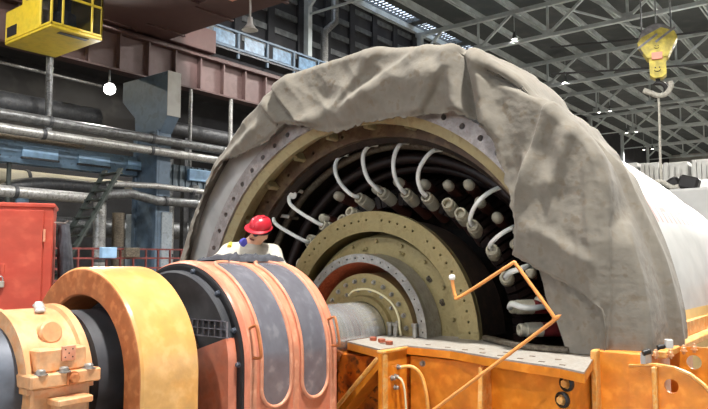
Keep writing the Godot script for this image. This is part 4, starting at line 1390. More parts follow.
	var pr := [Vector3(1.537, 1.65, zr), Vector3(1.545, 1.59, zr), Vector3(1.562, 1.535, zr), Vector3(1.60, 1.53, zr), Vector3(1.945, 1.735, zr), Vector3(1.982, 1.752, zr), Vector3(2.01, 1.725, zr), Vector3(2.215, 1.455, zr), Vector3(2.228, 1.42, zr), Vector3(2.20, 1.385, zr), Vector3(1.396, 0.775, zr), Vector3(1.0, 0.47, zr)]
	tube(s, curve(pr, 5), 0.0115, 10)
	var rd := solo("bent_rod", s, M.rod_paint, "bent orange steel rod standing before the open generator end", "rod")
	s = st()
	spin(s, [Vector2(0, -0.02), Vector2(0.018, -0.015), Vector2(0.022, 0.0), Vector2(0.018, 0.015), Vector2(0, 0.02)], Transform3D(Basis.IDENTITY, Vector3(1.537, 1.655, zr)), 12, true)
	obj("end_cap", s, M.hose, rd, "white end cap")
	s = st()
	tube(s, [Vector3(1.0, 0.47, zr), Vector3(0.92, 0.38, zr), Vector3(0.9, 0.0, zr)], 0.0115, 10)
	obj("rod_foot", s, M.rod_paint, rd)

# ------------------------------------------------------------------ pipes, beams and columns of the left bay
func pipe(label: String, pts: Array, r: float, m: Material, collars := []) -> void:
	var s := st()
	tube(s, pts, r, 14)
	var o := solo("pipe", s, m, label, "pipe", "pipes of the left bay")
	for c in collars:
		var a: Vector3 = pts[0]
		var b: Vector3 = pts[-1]
		var p := a.lerp(b, c)
		var d := (b - a).normalized()
		s = st()
		rod(s, p - d * 0.06, p + d * 0.06, r * 1.14, 14)
		obj("collar", s, M.pipe_dark, o)

func build_left_bay() -> void:
	# runway beam with stiffeners
	var t := thing("crane_runway_beam", "long brown steel crane runway beam with upright stiffeners", "beam", Vector3(-17, 8.3, -14))
	var s := st()
	bx(s, Vector3(-17.25, 8.42, -70), Vector3(-17.15, 9.7, 16))
	obj("web", s, M.maroon, t)
	s = st()
	bx(s, Vector3(-17.45, 9.7, -70), Vector3(-16.85, 9.8, 16), 0.01)
	bx(s, Vector3(-17.2, 9.8, -70), Vector3(-17.08, 9.95, 16))
	obj("top_flange", s, M.crane_brown, t)
	s = st()
	bx(s, Vector3(-17.4, 8.34, -70), Vector3(-16.9, 8.42, 16), 0.01)
	obj("bottom_flange", s, M.crane_brown, t)
	for k in 36:
		s = st()
		var z := -10.69 + 1.19 * 14 - 1.19 * k
		bx(s, Vector3(-17.15, 8.42, z - 0.03), Vector3(-16.93, 9.7, z + 0.03))
		obj("stiffener", s, M.maroon, t)
	# walkway railing of pale blue panels above the beam
	t = thing("gallery_railing", "light blue panelled railing above the brown runway beam", "railing", Vector3(-18, 10.7, -14))
	s = st()
	bx(s, Vector3(-18.4, 10.62, -60), Vector3(-17.6, 10.7, 12))
	obj("walkway", s, M.pipe_dark, t)
	for y in [10.75, 11.52]:
		s = st()
		bx(s, Vector3(-17.7, y, -60), Vector3(-17.62, y + 0.09, 12))
		obj("rail", s, M.column_blue, t)
	for k in 24:
		var z := -6.0 - k * 1.75
		s = st()
		bx(s, Vector3(-17.66, 10.86, z - 1.25), Vector3(-17.63, 11.42, z - 0.05), 0.004)
		obj("panel", s, M.gallery_blue, t)
		s = st()
		bx(s, Vector3(-17.72, 10.4, z - 1.52), Vector3(-17.62, 11.6, z - 1.42))
		obj("post", s, M.column_blue, t)
	# main column with a flared head under the beam
	t = thing("steel_column", "blue-grey built-up steel column with a flared head carrying the brown beam", "column", Vector3(-16.7, 0.9, -9.55))
	s = st()
	bx(s, Vector3(-17.4, 0.9, -9.8), Vector3(-15.95, 6.3, -9.3), 0.02)
	obj("shaft", s, M.column_blue, t)
	s = st()
	prism(s, PackedVector2Array([Vector2(-18.27, 8.34), Vector2(-18.27, 7.6), Vector2(-17.46, 6.9), Vector2(-17.4, 6.2), Vector2(-15.95, 6.2), Vector2(-15.52, 6.75), Vector2(-15.52, 8.34)]), Transform3D(Basis.IDENTITY, Vector3(0, 0, -9.8)), 0.5)
	obj("flared_head", s, M.column_blue, t)
	s = st()
	bx(s, Vector3(-15.52, 6.75, -9.83), Vector3(-15.49, 8.34, -9.27), 0.005)
	obj("head_face", s, M.wall_light, t)
	for x in [-17.3, -16.05]:
		s = st()
		bx(s, Vector3(x - 0.1, 0.9, -9.3), Vector3(x + 0.1, 6.3, -9.22), 0.01)
		obj("flange_strip", s, M.column_blue, t)
	s = st()
	bx(s, Vector3(-18.1, 0.9, -9.9), Vector3(-15.9, 3.4, -9.85 + 0.4), 0.02)
	obj("base_plate", s, M.pale_steel, t)
	# blue walkway beam with raised panels
	t = thing("floor_beam", "blue-grey horizontal beam with raised light blue panels left of the column", "beam", Vector3(-17, 4.7, -2))
	s = st()
	bx(s, Vector3(-17.5, 4.72, -9.18), Vector3(-17.05, 5.40, 8), 0.01)
	obj("web", s, M.beam_blue, t)
	for k in 5:
		s = st()
		var z := -3.2 - (k - 1) * 1.85
		bx(s, Vector3(-17.05, 4.93, z - 1.15), Vector3(-16.99, 5.25, z), 0.008)
		var pn := obj("raised_panel", s, M.panel_blue, t)
		s = st()
		bx(s, Vector3(-17.05, 4.87, z - 1.18), Vector3(-16.96, 4.93, z + 0.03))
		obj("panel_lip", s, M.pipe_dark, pn)
	# corrugated sheet right of the column
	t = thing("sheet_wall", "corrugated blue-grey sheet panel right of the column", "panel", Vector3(-17, 4.4, -11.6))
	for k in 22:
		s = st()
		var z := -10.1 - k * 0.145
		bx(s, Vector3(-17.12, 4.45, z - 0.13), Vector3(-17.0 + (0.05 if k % 2 == 0 else 0.0), 5.3, z))
		obj("sheet_rib", s, M.sheet_blue, t)
	s = st()
	bx(s, Vector3(-16.95, 4.75, -12.7), Vector3(-16.8, 5.2, -11.3), 0.02)
	solo("switch_box", s, M.panel_blue, "light blue box mounted on the corrugated sheet", "box")
	# horizontal pipes
	pipe("upper of two long lagged grey pipes running above the blue beam", [Vector3(-15.68, 5.9, 8), Vector3(-15.68, 5.86, -16)], 0.16, M.lagging, [0.1, 0.35, 0.55, 0.7, 0.9])
	pipe("lower of two long lagged grey pipes running above the blue beam", [Vector3(-15.7, 5.5, 8), Vector3(-15.7, 5.46, -13)], 0.15, M.lagging_bright, [0.2, 0.4, 0.62, 0.8])
	pipe("dirty brown pipe squeezed between the grey pipes and the blue beam", [Vector3(-16.9, 5.5, 8), Vector3(-16.9, 5.5, -7)], 0.1, M.pipe_dirty, [0.3, 0.6])
	pipe("fat dark duct under the brown crane beam", [Vector3(-18.2, 6.75, 8), Vector3(-18.2, 6.75, -8.2)], 0.42, M.pipe_dark, [0.4, 0.7])
	pipe("thin grey pipe crossing high in front of the dark bay", [Vector3(-17.6, 8.05, 6), Vector3(-17.6, 7.85, -8.0)], 0.05, M.lagging_bright)
	pipe("pale upright pipe under the yellow crane cab", [Vector3(-17.2, 5.4, -5.95), Vector3(-17.2, 8.34, -5.9)], 0.11, M.lagging)
	pipe("bright silver pipe below the blue beam, left part", [Vector3(-15.9, 3.72, -2), Vector3(-15.9, 3.68, -6.7)], 0.17, M.lagging_bright, [0.5])
	pipe("long silver pipe crossing the foot of the column", [Vector3(-15.68, 3.78, -6.9), Vector3(-15.68, 3.92, -8.0), Vector3(-15.68, 3.76, -9.0), Vector3(-15.68, 3.74, -14)], 0.16, M.lagging, [0.35, 0.6])
	pipe("thinner silver pipe just above the long silver pipe", [Vector3(-15.7, 4.18, -7.2), Vector3(-15.7, 4.26, -9.0), Vector3(-15.7, 4.16, -14)], 0.1, M.lagging_bright, [0.5])
	pipe("shiny upright pipe between stairs and column", [Vector3(-16.2, 0.9, -7.25), Vector3(-16.2, 3.6, -7.25)], 0.2, M.lagging_bright, [0.3])
	pipe("dull upright pipe next to the column's left edge", [Vector3(-16.3, 0.9, -8.0), Vector3(-16.3, 3.3, -8.0)], 0.2, M.pipe_dirty, [0.5])
	pipe("shiny upright pipe right of the column", [Vector3(-16.5, 0.9, -10.2), Vector3(-16.5, 3.7, -10.2)], 0.17, M.lagging_bright, [0.35])
	pipe("thick upright pipe nearest the tarpaulin's left edge", [Vector3(-16.3, 0.9, -11.15), Vector3(-16.3, 4.5, -11.15)], 0.19, M.lagging, [0.4, 0.8])
	pipe("slim pale post left of two above the grey pipes", [Vector3(-17, 5.3, -11.45), Vector3(-17, 8.34, -11.45)], 0.07, M.lagging_bright)
	pipe("slim pale post right of two above the grey pipes", [Vector3(-17, 5.3, -13.5), Vector3(-17, 8.34, -13.5)], 0.08, M.lagging_bright)
	pipe("grey horizontal vessel behind the two slim posts", [Vector3(-18, 6.9, -10.4), Vector3(-18, 6.8, -60)], 0.3, M.pipe_dark, [0.5])
	pipe("dark bent pipe at the far left under the blue beam", curve([Vector3(-17.75, 0.9, -4.4), Vector3(-17.75, 3.2, -4.4), Vector3(-17.75, 3.9, -4.9), Vector3(-17.75, 4.2, -6.2), Vector3(-17.75, 4.2, -9)], 5), 0.24, M.pipe_dark)
	pipe("blue-grey upright pipe behind the red cabinet", [Vector3(-16.4, 0.9, -4.8), Vector3(-16.4, 3.6, -4.8)], 0.19, M.beam_blue, [0.8])
	pipe("dark post hanging below the blue beam", [Vector3(-17.2, 2.6, -4.75), Vector3(-17.2, 4.73, -4.75)], 0.07, M.stair_green)
	pipe("cream lagged pipe glimpsed far back under the blue beam", [Vector3(-19.5, 4.55, 2), Vector3(-19.5, 4.5, -12)], 0.3, M.cream_tube, [0.3, 0.6])
	pipe("grey lagged pipe low in the far bay", [Vector3(-19, 2.9, 2), Vector3(-19, 2.9, -16)], 0.35, M.lagging, [0.4, 0.7])
	pipe("pale pipe rising in the dark far bay", [Vector3(-20, 0.9, -12.6), Vector3(-20, 6, -12.6)], 0.3, M.lagging, [0.4])
	for q in [[-12.0, 6.6], [-16.5, 6.55]]:
		s = st()
		bx(s, Vector3(-18.12, 0.9, q[0] - 0.1), Vector3(-17.88, q[1], q[0] + 0.1), 0.01)
		solo("pipe_stand", s, M.pipe_dark, "dark steel stand under the grey vessel, %s" % ("nearer one" if q[0] > -14 else "farther one"), "stand")
	# stairs
	t = thing("steel_stairs", "dark green steel stairs climbing behind the red railing", "stairs", Vector3(-14.2, 0.9, -5))
	for k in [0.0, 0.8]:
		s = st()
		bar(s, Vector3(-14.4 + k, 0.95, -4.3), Vector3(-14.4 + k, 4.4, -6.3), 0.06, 0.22, 0.0, Vector3.RIGHT)
		obj("stringer", s, M.stair_green, t)
	for k in 13:
		s = st()
		var f := (k + 0.5) / 13.0
		bx(s, Vector3(-14.4, lerpf(0.95, 4.4, f) - 0.02, lerpf(-4.3, -6.3, f) - 0.14), Vector3(-13.6, lerpf(0.95, 4.4, f) + 0.02, lerpf(-4.3, -6.3, f) + 0.12))
		obj("tread", s, M.stair_green, t)
	# platform and red railing
	s = st()
	bx(s, Vector3(-19, 0, -40), Vector3(-12.8, 0.9, 10), 0.02)
	solo("platform", s, M.floor, "raised concrete platform of the left bay", "platform")
	t = thing("red_railing", "dull red steel railing along the left bay platform", "railing", Vector3(-13, 0.9, -8))
	for y in [2.04, 1.78, 1.5, 1.2]:
		s = st()
		bx(s, Vector3(-13.02, y - 0.025, -30), Vector3(-12.97, y + 0.025, 4))
		obj("rail", s, M.red_rail, t)
	for k in 48:
		s = st()
		var z := 2.0 - k * 0.42
		bx(s, Vector3(-13.03, 0.9, z - 0.022), Vector3(-12.98, 2.06, z + 0.022))
		obj("baluster", s, M.red_rail, t)
	s = st()
	bx(s, Vector3(-12.96, 1.78, -5.75), Vector3(-12.8, 2.08, -5.3), 0.015)
	solo("control_box", s, M.panel_blue, "light blue box on the red railing", "box")
	s = st()
	bx(s, Vector3(-12.96, 1.8, -6.5), Vector3(-12.82, 2.08, -6.05), 0.015)
	solo("control_box", s, M.pipe_dirty, "brownish grey box on the red railing", "box")
	# floodlight on the dark bay
	var fp := Vector3(-16.9, 7.62, -7.9)
	t = thing("floodlight", "glaring white floodlight below the brown crane beam", "lamp", fp)
	var d := Vector3(0.84, -0.20, 0.50).normalized()
	s = st()
	spin(s, [Vector2(0.0, -0.35), Vector2(0.12, -0.3), Vector2(0.2, -0.1), Vector2(0.22, 0.0), Vector2(0.2, 0.0)], along(fp, d), 18, true)
	obj("lamp_shade", s, M.frame_grey, t)
	s = st()
	spin(s, [Vector2(0.2, -0.03), Vector2(0.2, -0.01), Vector2(0.0, 0.01)], along(fp, d), 18)
	obj("lamp_face", s, M.flood_face, t)
	s = st()
	rod(s, fp - d * 0.28, Vector3(-17.1, 8.36, -8.0), 0.04, 8)
	obj("bracket", s, M.frame_grey, t)
	var l := SpotLight3D.new()
	l.name = "flood_glow"
	t.add_child(l)
	l.position = d * 0.05
	l.basis = Basis.looking_at(d, Vector3.UP)
	l.spot_angle = 65.0
	l.light_energy = 25.0
	l.light_size = 0.25
	l.spot_range = 60.0
	l.shadow_enabled = true
	l.light_color = Color(1.0, 0.99, 0.96)
	# bay lamps under the bay's roof, behind the crane beam
	for k in 3:
		var bp := Vector3(-22.0, 10.19, 0.5 - k * 6.2)
		t = thing("bay_lamp", ["tube lamp deep in the pipe bay at the far left", "tube lamp deep in the pipe bay behind the stairs", "tube lamp deep in the pipe bay behind the column"][k], "lamp", bp, "bay lamps")
		s = st()
		bx(s, bp + Vector3(-0.12, 0.02, -0.6), bp + Vector3(0.12, 0.1, 0.6), 0.02)
		obj("housing", s, M.frame_grey, t)
		s = st()
		bx(s, bp + Vector3(-0.09, 0.0, -0.56), bp + Vector3(0.09, 0.02, 0.56))
		obj("lamp_tube", s, M.lamp_face, t)
		var al := AreaLight3D.new()
		al.name = "bay_glow"
		t.add_child(al)
		al.area_size = Vector2(0.18, 1.1)
		al.rotation = Vector3(-PI / 2, 0, 0)
		al.position = Vector3(0, -0.01, 0)
		al.light_energy = 28.0
		al.light_color = Color(1.0, 0.95, 0.85)
		al.shadow_enabled = true

# ------------------------------------------------------------------ crane
func build_crane() -> void:
	var t := thing("bridge_crane", "dark brown overhead crane girder above the yellow cab", "crane", Vector3(-16.5, 10, -9))
	var s := st()
	bx(s, Vector3(-17.4, 9.96, -10.25), Vector3(16.5, 11.6, -8.6), 0.02)
	obj("girder", s, M.crane_brown, t)
	s = st()
	bx(s, Vector3(-17.4, 9.96, -6.4), Vector3(16.5, 11.6, -4.8), 0.02)
	obj("girder", s, M.crane_brown, t)
	s = st()
	bx(s, Vector3(-17.5, 9.96, -12.5), Vector3(-16.8, 10.9, -3.0), 0.02)
	obj("end_carriage", s, M.crane_brown, t)
	s = st()
	bx(s, Vector3(-16.6, 9.9, -8.6), Vector3(-13.0, 9.96, -6.4), 0.01)
	obj("walkway_plate", s, M.crane_brown, t)
	for k in 12:
		s = st()
		var x := -16.0 + k * 2.6
		bx(s, Vector3(x, 9.9, -10.3), Vector3(x + 0.12, 9.97, -8.55))
		obj("stiffener", s, M.crane_brown, t)
	# operator's cab
	var y0 := 8.0
	var A := Vector3(-16.11, y0, -5.52)
	var B := Vector3(-13.48, y0, -3.98)
	t = thing("crane_cab", "bright yellow crane operator's cab with large windows at top left", "crane cab", Vector3(-14.8, y0, -4.75))
	s = st()
	bx(s, Vector3(A.x, y0, A.z), Vector3(B.x, y0 + 0.1, B.z), 0.03)
	obj("floor_pan", s, M.cab_yellow, t)
	s = st()
	bx(s, Vector3(-15.1, y0 + 0.1, B.z - 0.06), Vector3(B.x - 0.62, y0 + 1.75, B.z), 0.01)
	bx(s, Vector3(A.x + 0.05, y0 + 0.1, B.z - 0.06), Vector3(-15.1, y0 + 1.0, B.z), 0.01)
	obj("side_wall", s, M.cab_yellow, t)
	s = st()
	bx(s, Vector3(A.x, y0 + 0.1, A.z), Vector3(B.x, y0 + 1.75, A.z + 0.06), 0.01)
	bx(s, Vector3(A.x, y0 + 0.1, A.z), Vector3(A.x + 0.06, y0 + 1.0, B.z), 0.01)
	bx(s, Vector3(-15.13, y0 + 0.1, A.z), Vector3(-15.07, y0 + 1.75, B.z), 0.01)
	bx(s, Vector3(A.x, y0 + 0.95, A.z), Vector3(-15.1, y0 + 1.0, B.z), 0.01)
	obj("rear_wall", s, M.cab_yellow, t)
	s = st()
	bx(s, Vector3(-15.2, y0 + 1.75, A.z - 0.05), Vector3(B.x + 0.05, y0 + 1.83, B.z + 0.05), 0.02)
	obj("roof", s, M.cab_yellow, t)
	for q in [[B.x - 0.06, B.z - 0.06], [B.x - 0.06, A.z], [B.x - 0.62, B.z - 0.06], [B.x - 0.06, B.z - 0.38], [B.x - 0.06, A.z + 0.3]]:
		s = st()
		bx(s, Vector3(q[0], y0 + 0.1, q[1]), Vector3(q[0] + 0.06, y0 + 1.75, q[1] + 0.06), 0.01)
		obj("corner_post", s, M.cab_yellow, t)
	for yy in [0.1, 0.92]:
		s = st()
		bx(s, Vector3(B.x - 0.06, y0 + yy, A.z), Vector3(B.x, y0 + yy + 0.07, B.z), 0.01)
		obj("window_bar", s, M.cab_yellow, t)
	s = st()
	bx(s, Vector3(B.x - 0.62, y0 + 0.1, B.z - 0.06), Vector3(B.x, y0 + 0.17, B.z), 0.01)
	obj("window_bar", s, M.cab_yellow, t)
	var gm := st()
	bx(gm, Vector3(B.x - 0.035, y0 + 0.17, A.z + 0.06), Vector3(B.x - 0.025, y0 + 1.75, B.z - 0.06))
	bx(gm, Vector3(B.x - 0.56, y0 + 0.17, B.z - 0.035), Vector3(B.x - 0.06, y0 + 1.75, B.z - 0.025))
	obj("window_pane", gm, M.cab_glass, t)
	s = st()
	bx(s, Vector3(-14.86, y0 + 1.05, B.z), Vector3(-14.62, y0 + 1.3, B.z + 0.012))
	obj("vent", s, M.lagging_bright, t)
	s = st()
	bx(s, Vector3(-14.36, y0 + 1.0, B.z), Vector3(-14.2, y0 + 1.6, B.z + 0.012))
	obj("small_window", s, M.dark_grey, t)
	s = st()
	bx(s, Vector3(-15.98, y0 + 0.2, B.z), Vector3(-15.4, y0 + 0.5, B.z + 0.012))
	obj("louvre", s, M.black_paint, t)
	s = st()
	bx(s, Vector3(-13.85, y0 - 0.012, -5.2), Vector3(-13.65, y0, -4.35))
	obj("floor_slot", s, M.black_paint, t)
	s = st()
	cbox(s, Transform3D(Basis(Vector3(0, 1, 0), 0.4), Vector3(-14.3, y0 + 0.55, -4.8)), Vector3(0.5, 0.5, 0.5), 0.06)
	cbox(s, Transform3D(Basis(Vector3(0, 1, 0), 0.4), Vector3(-14.5, y0 + 1.05, -4.9)), Vector3(0.12, 0.7, 0.5), 0.04)
	obj("seat", s, M.trousers, t)
	for q in [[-14.9, -4.1], [-13.7, -4.1], [-14.9, -5.4], [-13.7, -5.4]]:
		s = st()
		rod(s, Vector3(q[0], y0 + 1.8, q[1]), Vector3(q[0], 9.965, q[1]), 0.06, 8)
		obj("hanger", s, M.cab_yellow, t)
	# hook block
	var hp := Vector3(0.1, 6.72, -10.9)
	t = thing("hook_block", "yellow striped crane hook block with painted smiling faces hanging at right", "hook block", hp)
	var fwd := (Vector3(3.79, hp.y, 4.85) - hp).normalized()
	var rgt := Vector3.UP.cross(fwd).normalized()
	var F := Basis(rgt, Vector3.UP, fwd)
	var W := func(x: float, y: float, z: float) -> Vector3: return hp + F * Vector3(x, y, z)
	s = st()
	rod(s, W.call(0, -0.1, -0.16), W.call(0, -0.1, 0.16), 0.38, 32)
	obj("sheave", s, M.hook_grey, t)
	s = st()
	prism(s, PackedVector2Array([Vector2(-0.40, -0.15), Vector2(-0.2, -0.5), Vector2(0.22, -0.5), Vector2(0.42, -0.1), Vector2(0.36, 0.05), Vector2(0.1, 0.16), Vector2(-0.3, -0.02)]), Transform3D(F, hp - fwd * 0.2), 0.4)
	var chk := obj("cheek_plate", s, M.hook_yellow, t)
	for q in [[-0.26, -0.12], [0.1, -0.02]]:
		s = st()
		bar(s, W.call(q[0] - 0.12, q[1] - 0.14, 0.203), W.call(q[0] + 0.28, q[1] + 0.14, 0.203), 0.05, 0.006, 0.0, fwd)
		obj("stripe", s, M.hook_grey, chk)
	s = st()
	prism(s, PackedVector2Array([Vector2(-0.17, -0.45), Vector2(-0.16, -0.88), Vector2(-0.08, -0.95), Vector2(0.1, -0.95), Vector2(0.18, -0.88), Vector2(0.18, -0.45)]), Transform3D(F, hp - fwd * 0.14), 0.3)
	var neck := obj("shank_housing", s, M.hook_yellow, t)
	s = st()
	cbox(s, Transform3D(F, W.call(0.0, -0.47, 0.17)), Vector3(0.22, 0.16, 0.08), 0.01)
	obj("badge", s, M.hook_pink, neck)
	for f in [[0.0, -0.27, 0.21, 0.05], [0.0, -0.76, 0.165, 0.07]]:
		s = st()
		var k: float = f[3]
		for e in [-0.6, 0.6]:
			rod(s, W.call(f[0] + e * k, f[1] + k * 0.45, f[2] - 0.02), W.call(f[0] + e * k, f[1] + k * 0.45, f[2] + 0.004), k * 0.22, 8)
		var sm := []
		for j in 9:
			var an := lerpf(PI + 0.3, TAU - 0.3, j / 8.0)
			sm.append(W.call(f[0] + cos(an) * k, f[1] + sin(an) * k * 0.8, f[2]))
		tube(s, sm, k * 0.13, 6)
		obj("painted_face", s, M.bolt_dark, chk if f[1] > -0.5 else neck, "small painted smiling face")
	s = st()
	var hk := []
	for j in 15:
		var an := lerpf(PI / 2 + 0.5, -PI - 0.1, j / 14.0)
		hk.append(W.call(cos(an) * 0.16, -1.2 + sin(an) * 0.16, 0))
	tube(s, [W.call(0, -0.93, 0)] + [W.call(0, -1.02, 0)] + hk, 0.055, 10)
	obj("hook", s, M.bolt_dark, t)
	s = st()
	for x in [-0.3, 0.0, 0.3]:
		rod(s, W.call(x, -0.05, 0.0), W.call(x, 3.3, 0.0), 0.018, 6)
	obj("hoist_rope", s, M.frame_grey, t)
	# white sling through the hook
	t = thing("lifting_sling", "white sling hanging from the crane hook", "sling", W.call(0, -1.3, 0))
	s = st()
	tube(s, curve([W.call(-0.3, -1.2, 0.1), W.call(-0.16, -1.27, 0.1), W.call(0.0, -1.34, 0.05), W.call(0.16, -1.31, 0.05), W.call(0.26, -1.15, 0.06), W.call(0.24, -1.05, 0.06)], 5), 0.06, 8)
	obj("sling_loop", s, M.rope, t)
	s = st()
	tube(s, curve([W.call(0.0, -1.34, 0.03), W.call(0.0, -2.0, 0.0), W.call(-0.01, -2.7, 0.0), W.call(0, -3.35, 0)], 5), 0.028, 8)
	obj("sling_tail", s, M.rope, t)
	# black festoon cables behind
	for q in [[[-9.0, 12.6], [2, 11.8], [16, 12.6], -28.0, "upper"], [[-9.0, 11.2], [2, 10.3], [16, 11.2], -28.0, "lower"]]:
		s = st()
		tube(s, curve([Vector3(q[0][0], q[0][1], q[3]), Vector3(q[1][0], q[1][1], q[3]), Vector3(q[2][0], q[2][1], q[3])], 10), 0.05, 6)
		solo("hanging_cable", s, M.cable_black, "%s of two slack black cables strung across the hall" % q[4], "cable")

# ------------------------------------------------------------------ far end of the hall
func build_back() -> void:
	var t := thing("equipment_enclosure", "white sheet-metal machine enclosure in the background at the right edge", "enclosure", Vector3(2.5, 0, -27))
	var s := st()
	bx(s, Vector3(-2.75, 0, -30), Vector3(9, 4.95, -25), 0.05)
	obj("body", s, M.white_enclosure, t)
	for k in 6:
		s = st()
		var x := -2.2 + k * 1.8
		bx(s, Vector3(x, 0.3, -25.0), Vector3(x + 1.55, 4.6, -24.96), 0.01)
		obj("panel", s, M.white_enclosure, t)
	rng.seed = 12
	for k in 12:
		var x := -6.8 + k * 1.25
		var w := 0.9 + rng.randf() * 0.4
		var h := 6.7 + rng.randf() * 0.5
		t = thing("stored_crate", "beige crated machine part in the distant stack above the white enclosure", "crate", Vector3(x, 0, -33), "distant crates")
		s = st()
		bx(s, Vector3(x - w / 2, 0, -33.6), Vector3(x + w / 2, h, -32.6), 0.03)
		obj("crate_body", s, M.wall_light, t)
		for j in 4:
			s = st()
			var xx := x - w / 2 + w * (j + 0.5) / 4.0
			bx(s, Vector3(xx - 0.09, 5.2, -32.6), Vector3(xx + 0.09, h - 0.1 * j, -32.5))
			obj("batten", s, M.wall_light, t)
	# dark tool bundle at the foot of the sling
	var p := Vector3(0.35, 3.32, -11.3)
	t = thing("rigging_gear", "black and white rigging gear where the sling ends behind the generator", "lifting gear", Vector3(0.3, 3.0, -11.0))
	s = st()
	for q in [[0.0, 0.0, 0.0, 0.5, 0.22, 0.3, 0.5], [0.42, 0.02, 0.1, 0.4, 0.3, 0.3, -0.3], [-0.3, -0.06, 0.1, 0.3, 0.16, 0.3, 0.2]]:
		cbox(s, Transform3D(Basis(Vector3(0, 0, 1), q[6]), Vector3(0.25 + q[0], 3.36 + q[1], -10.9 + q[2])), Vector3(q[3], q[4], q[5]), 0.05)
	obj("shackle_block", s, M.bolt_dark, t)
	s = st()
	tube(s, curve([Vector3(-0.25, 3.35, -10.75), Vector3(0.1, 3.45, -10.7), Vector3(0.4, 3.3, -10.7), Vector3(0.75, 3.5, -10.75)], 5), 0.05, 8)
	obj("strap", s, M.rope, t)
	s = st()
	bx(s, Vector3(-0.5, 0, -11.5), Vector3(1.2, 3.24, -10.4), 0.05)
	solo("rigging_stand", s, M.white_enclosure, "white stand under the rigging gear, hidden behind the generator", "stand")

# ------------------------------------------------------------------ red cabinet
func build_cabinet() -> void:
	var c := Vector3(-2.925, 0, 1.88)
	var t := thing("tool_cabinet", "red steel tool cabinet with a padlocked door at the left edge", "cabinet", c)
	var fwd := Vector3(6.0, 0, 3.6).normalized()
	var rgt := Vector3.UP.cross(fwd).normalized()
	var F := Basis(rgt, Vector3.UP, fwd)
	var hw := 0.52
	var top := 2.30
	var W := func(x: float, y: float, z: float) -> Vector3: return c + F * Vector3(x, y, z)
	var s := st()
	cbox(s, Transform3D(F, W.call(0, top / 2 + 0.05, -0.05)), Vector3(hw * 2, top - 0.1, 0.5), 0.012)
	obj("body", s, M.red_paint, t)
	s = st()
	cbox(s, Transform3D(F, W.call(0, top - 0.012, -0.05)), Vector3(hw * 2 + 0.03, 0.045, 0.53), 0.012)
	obj("top", s, M.red_paint, t)
	s = st()
	cbox(s, Transform3D(F, W.call(-0.02, top / 2 + 0.04, 0.21)), Vector3(hw * 2 - 0.13, top - 0.2, 0.025), 0.008)
	var door := obj("door", s, M.red_paint, t)
	for y in [2.0, 1.0, 0.4]:
		s = st()
		rod(s, W.call(hw - 0.075, y - 0.06, 0.225), W.call(hw - 0.075, y + 0.06, 0.225), 0.012, 8)
		obj("hinge", s, M.salmon_rim, door)
	s = st()
	cbox(s, Transform3D(F, W.call(0.10, 1.66, 0.225)), Vector3(0.03, 0.14, 0.012), 0.004)
	obj("hasp", s, M.red_paint, door)
	for k in [-1.0, 1.0]:
		s = st()
		cbox(s, Transform3D(F, W.call(k * (hw - 0.06), 0.05, -0.05)), Vector3(0.06, 0.1, 0.4))
		obj("foot", s, M.dark_grey, t)
	var lp: Vector3 = W.call(0.085, 1.565, 0.245)
	t = thing("padlock", "small steel padlock hanging on the red cabinet door", "padlock", lp)
	s = st()
	cbox(s, Transform3D(F, lp + Vector3(0, -0.025, 0)), Vector3(0.075, 0.06, 0.024), 0.006)
	obj("lock_body", s, M.brass_lock, t)
	s = st()
	var sh := []
	for k in 9:
		var a := PI * k / 8.0
		sh.append(lp + F * Vector3(cos(a) * 0.024, 0.02 + sin(a) * 0.03, 0))
	tube(s, [lp + F * Vector3(0.024, 0.0, 0)] + sh + [lp + F * Vector3(-0.024, 0.0, 0)], 0.006, 8)
	obj("shackle", s, M.steel, t)
	# grey jacket hung on the cabinet's right side
	s = st()
	var rows := []
	var n := FastNoiseLite.new()
	n.seed = 31
	n.frequency = 1.0
	var NR := 40
	var NC := 36
	for i in NR + 1:
		var v := float(i) / NR
		var row := []
		for j in NC:
			var a := TAU * j / NC
			var w := 0.06 + 0.12 * sqrt(v) + 0.02 * sin(v * 7.0)
			var d := 0.05 + 0.055 * v
			var f := 1.0 + 0.35 * n.get_noise_3d(cos(a) * 1.8, sin(a) * 1.8, v * 1.6)
			row.append(W.call(hw + 0.085 + d * cos(a) * f + 0.07 * v, 2.12 - v * 0.95, -0.02 + w * sin(a) * f))
		rows.append(row)
	for i in NR:
		for j in NC:
			var k := (j + 1) % NC
			var out: Vector3 = rows[i][j] - W.call(hw + 0.12, 2.12 - float(i) / NR * 0.95, -0.02)
			quad(s, rows[i][j], rows[i][k], rows[i + 1][k], rows[i + 1][j], out, 1)
	for i in [0, NR]:
		for j in range(1, NC - 1):
			tri(s, rows[i][0], rows[i][j], rows[i][j + 1], Vector3.UP if i == 0 else Vector3.DOWN, 2)
	var jk := solo("hanging_jacket", s, M.grey_cloth, "crumpled grey work jacket hanging on the side of the red cabinet", "jacket")
	s = st()
	tube(s, [W.call(hw - 0.01, 2.14, -0.02), W.call(hw + 0.1, 2.13, -0.02), W.call(hw + 0.12, 2.16, -0.02)], 0.008, 6)
	obj("hook", s, M.bolt, jk)

# ------------------------------------------------------------------ the worker
func sd(p: Vector3, b: Array) -> float:
	var a: Vector3 = b[0]
	var ab: Vector3 = b[1] - a
	var t := clampf((p - a).dot(ab) / maxf(ab.length_squared(), 1e-9), 0.0, 1.0)
	return p.distance_to(a + ab * t) - lerpf(b[2], b[3], t)

func field(p: Vector3, bones: Array, k: float) -> float:
	var d := 1e3
	for b in bones:
		var e := sd(p, b)
		if e > d + k:
			continue
		if d > e + k:
			d = e
		else:
			var h := clampf(0.5 + 0.5 * (d - e) / k, 0.0, 1.0)
			d = lerpf(d, e, h) - k * h * (1.0 - h)
	return d

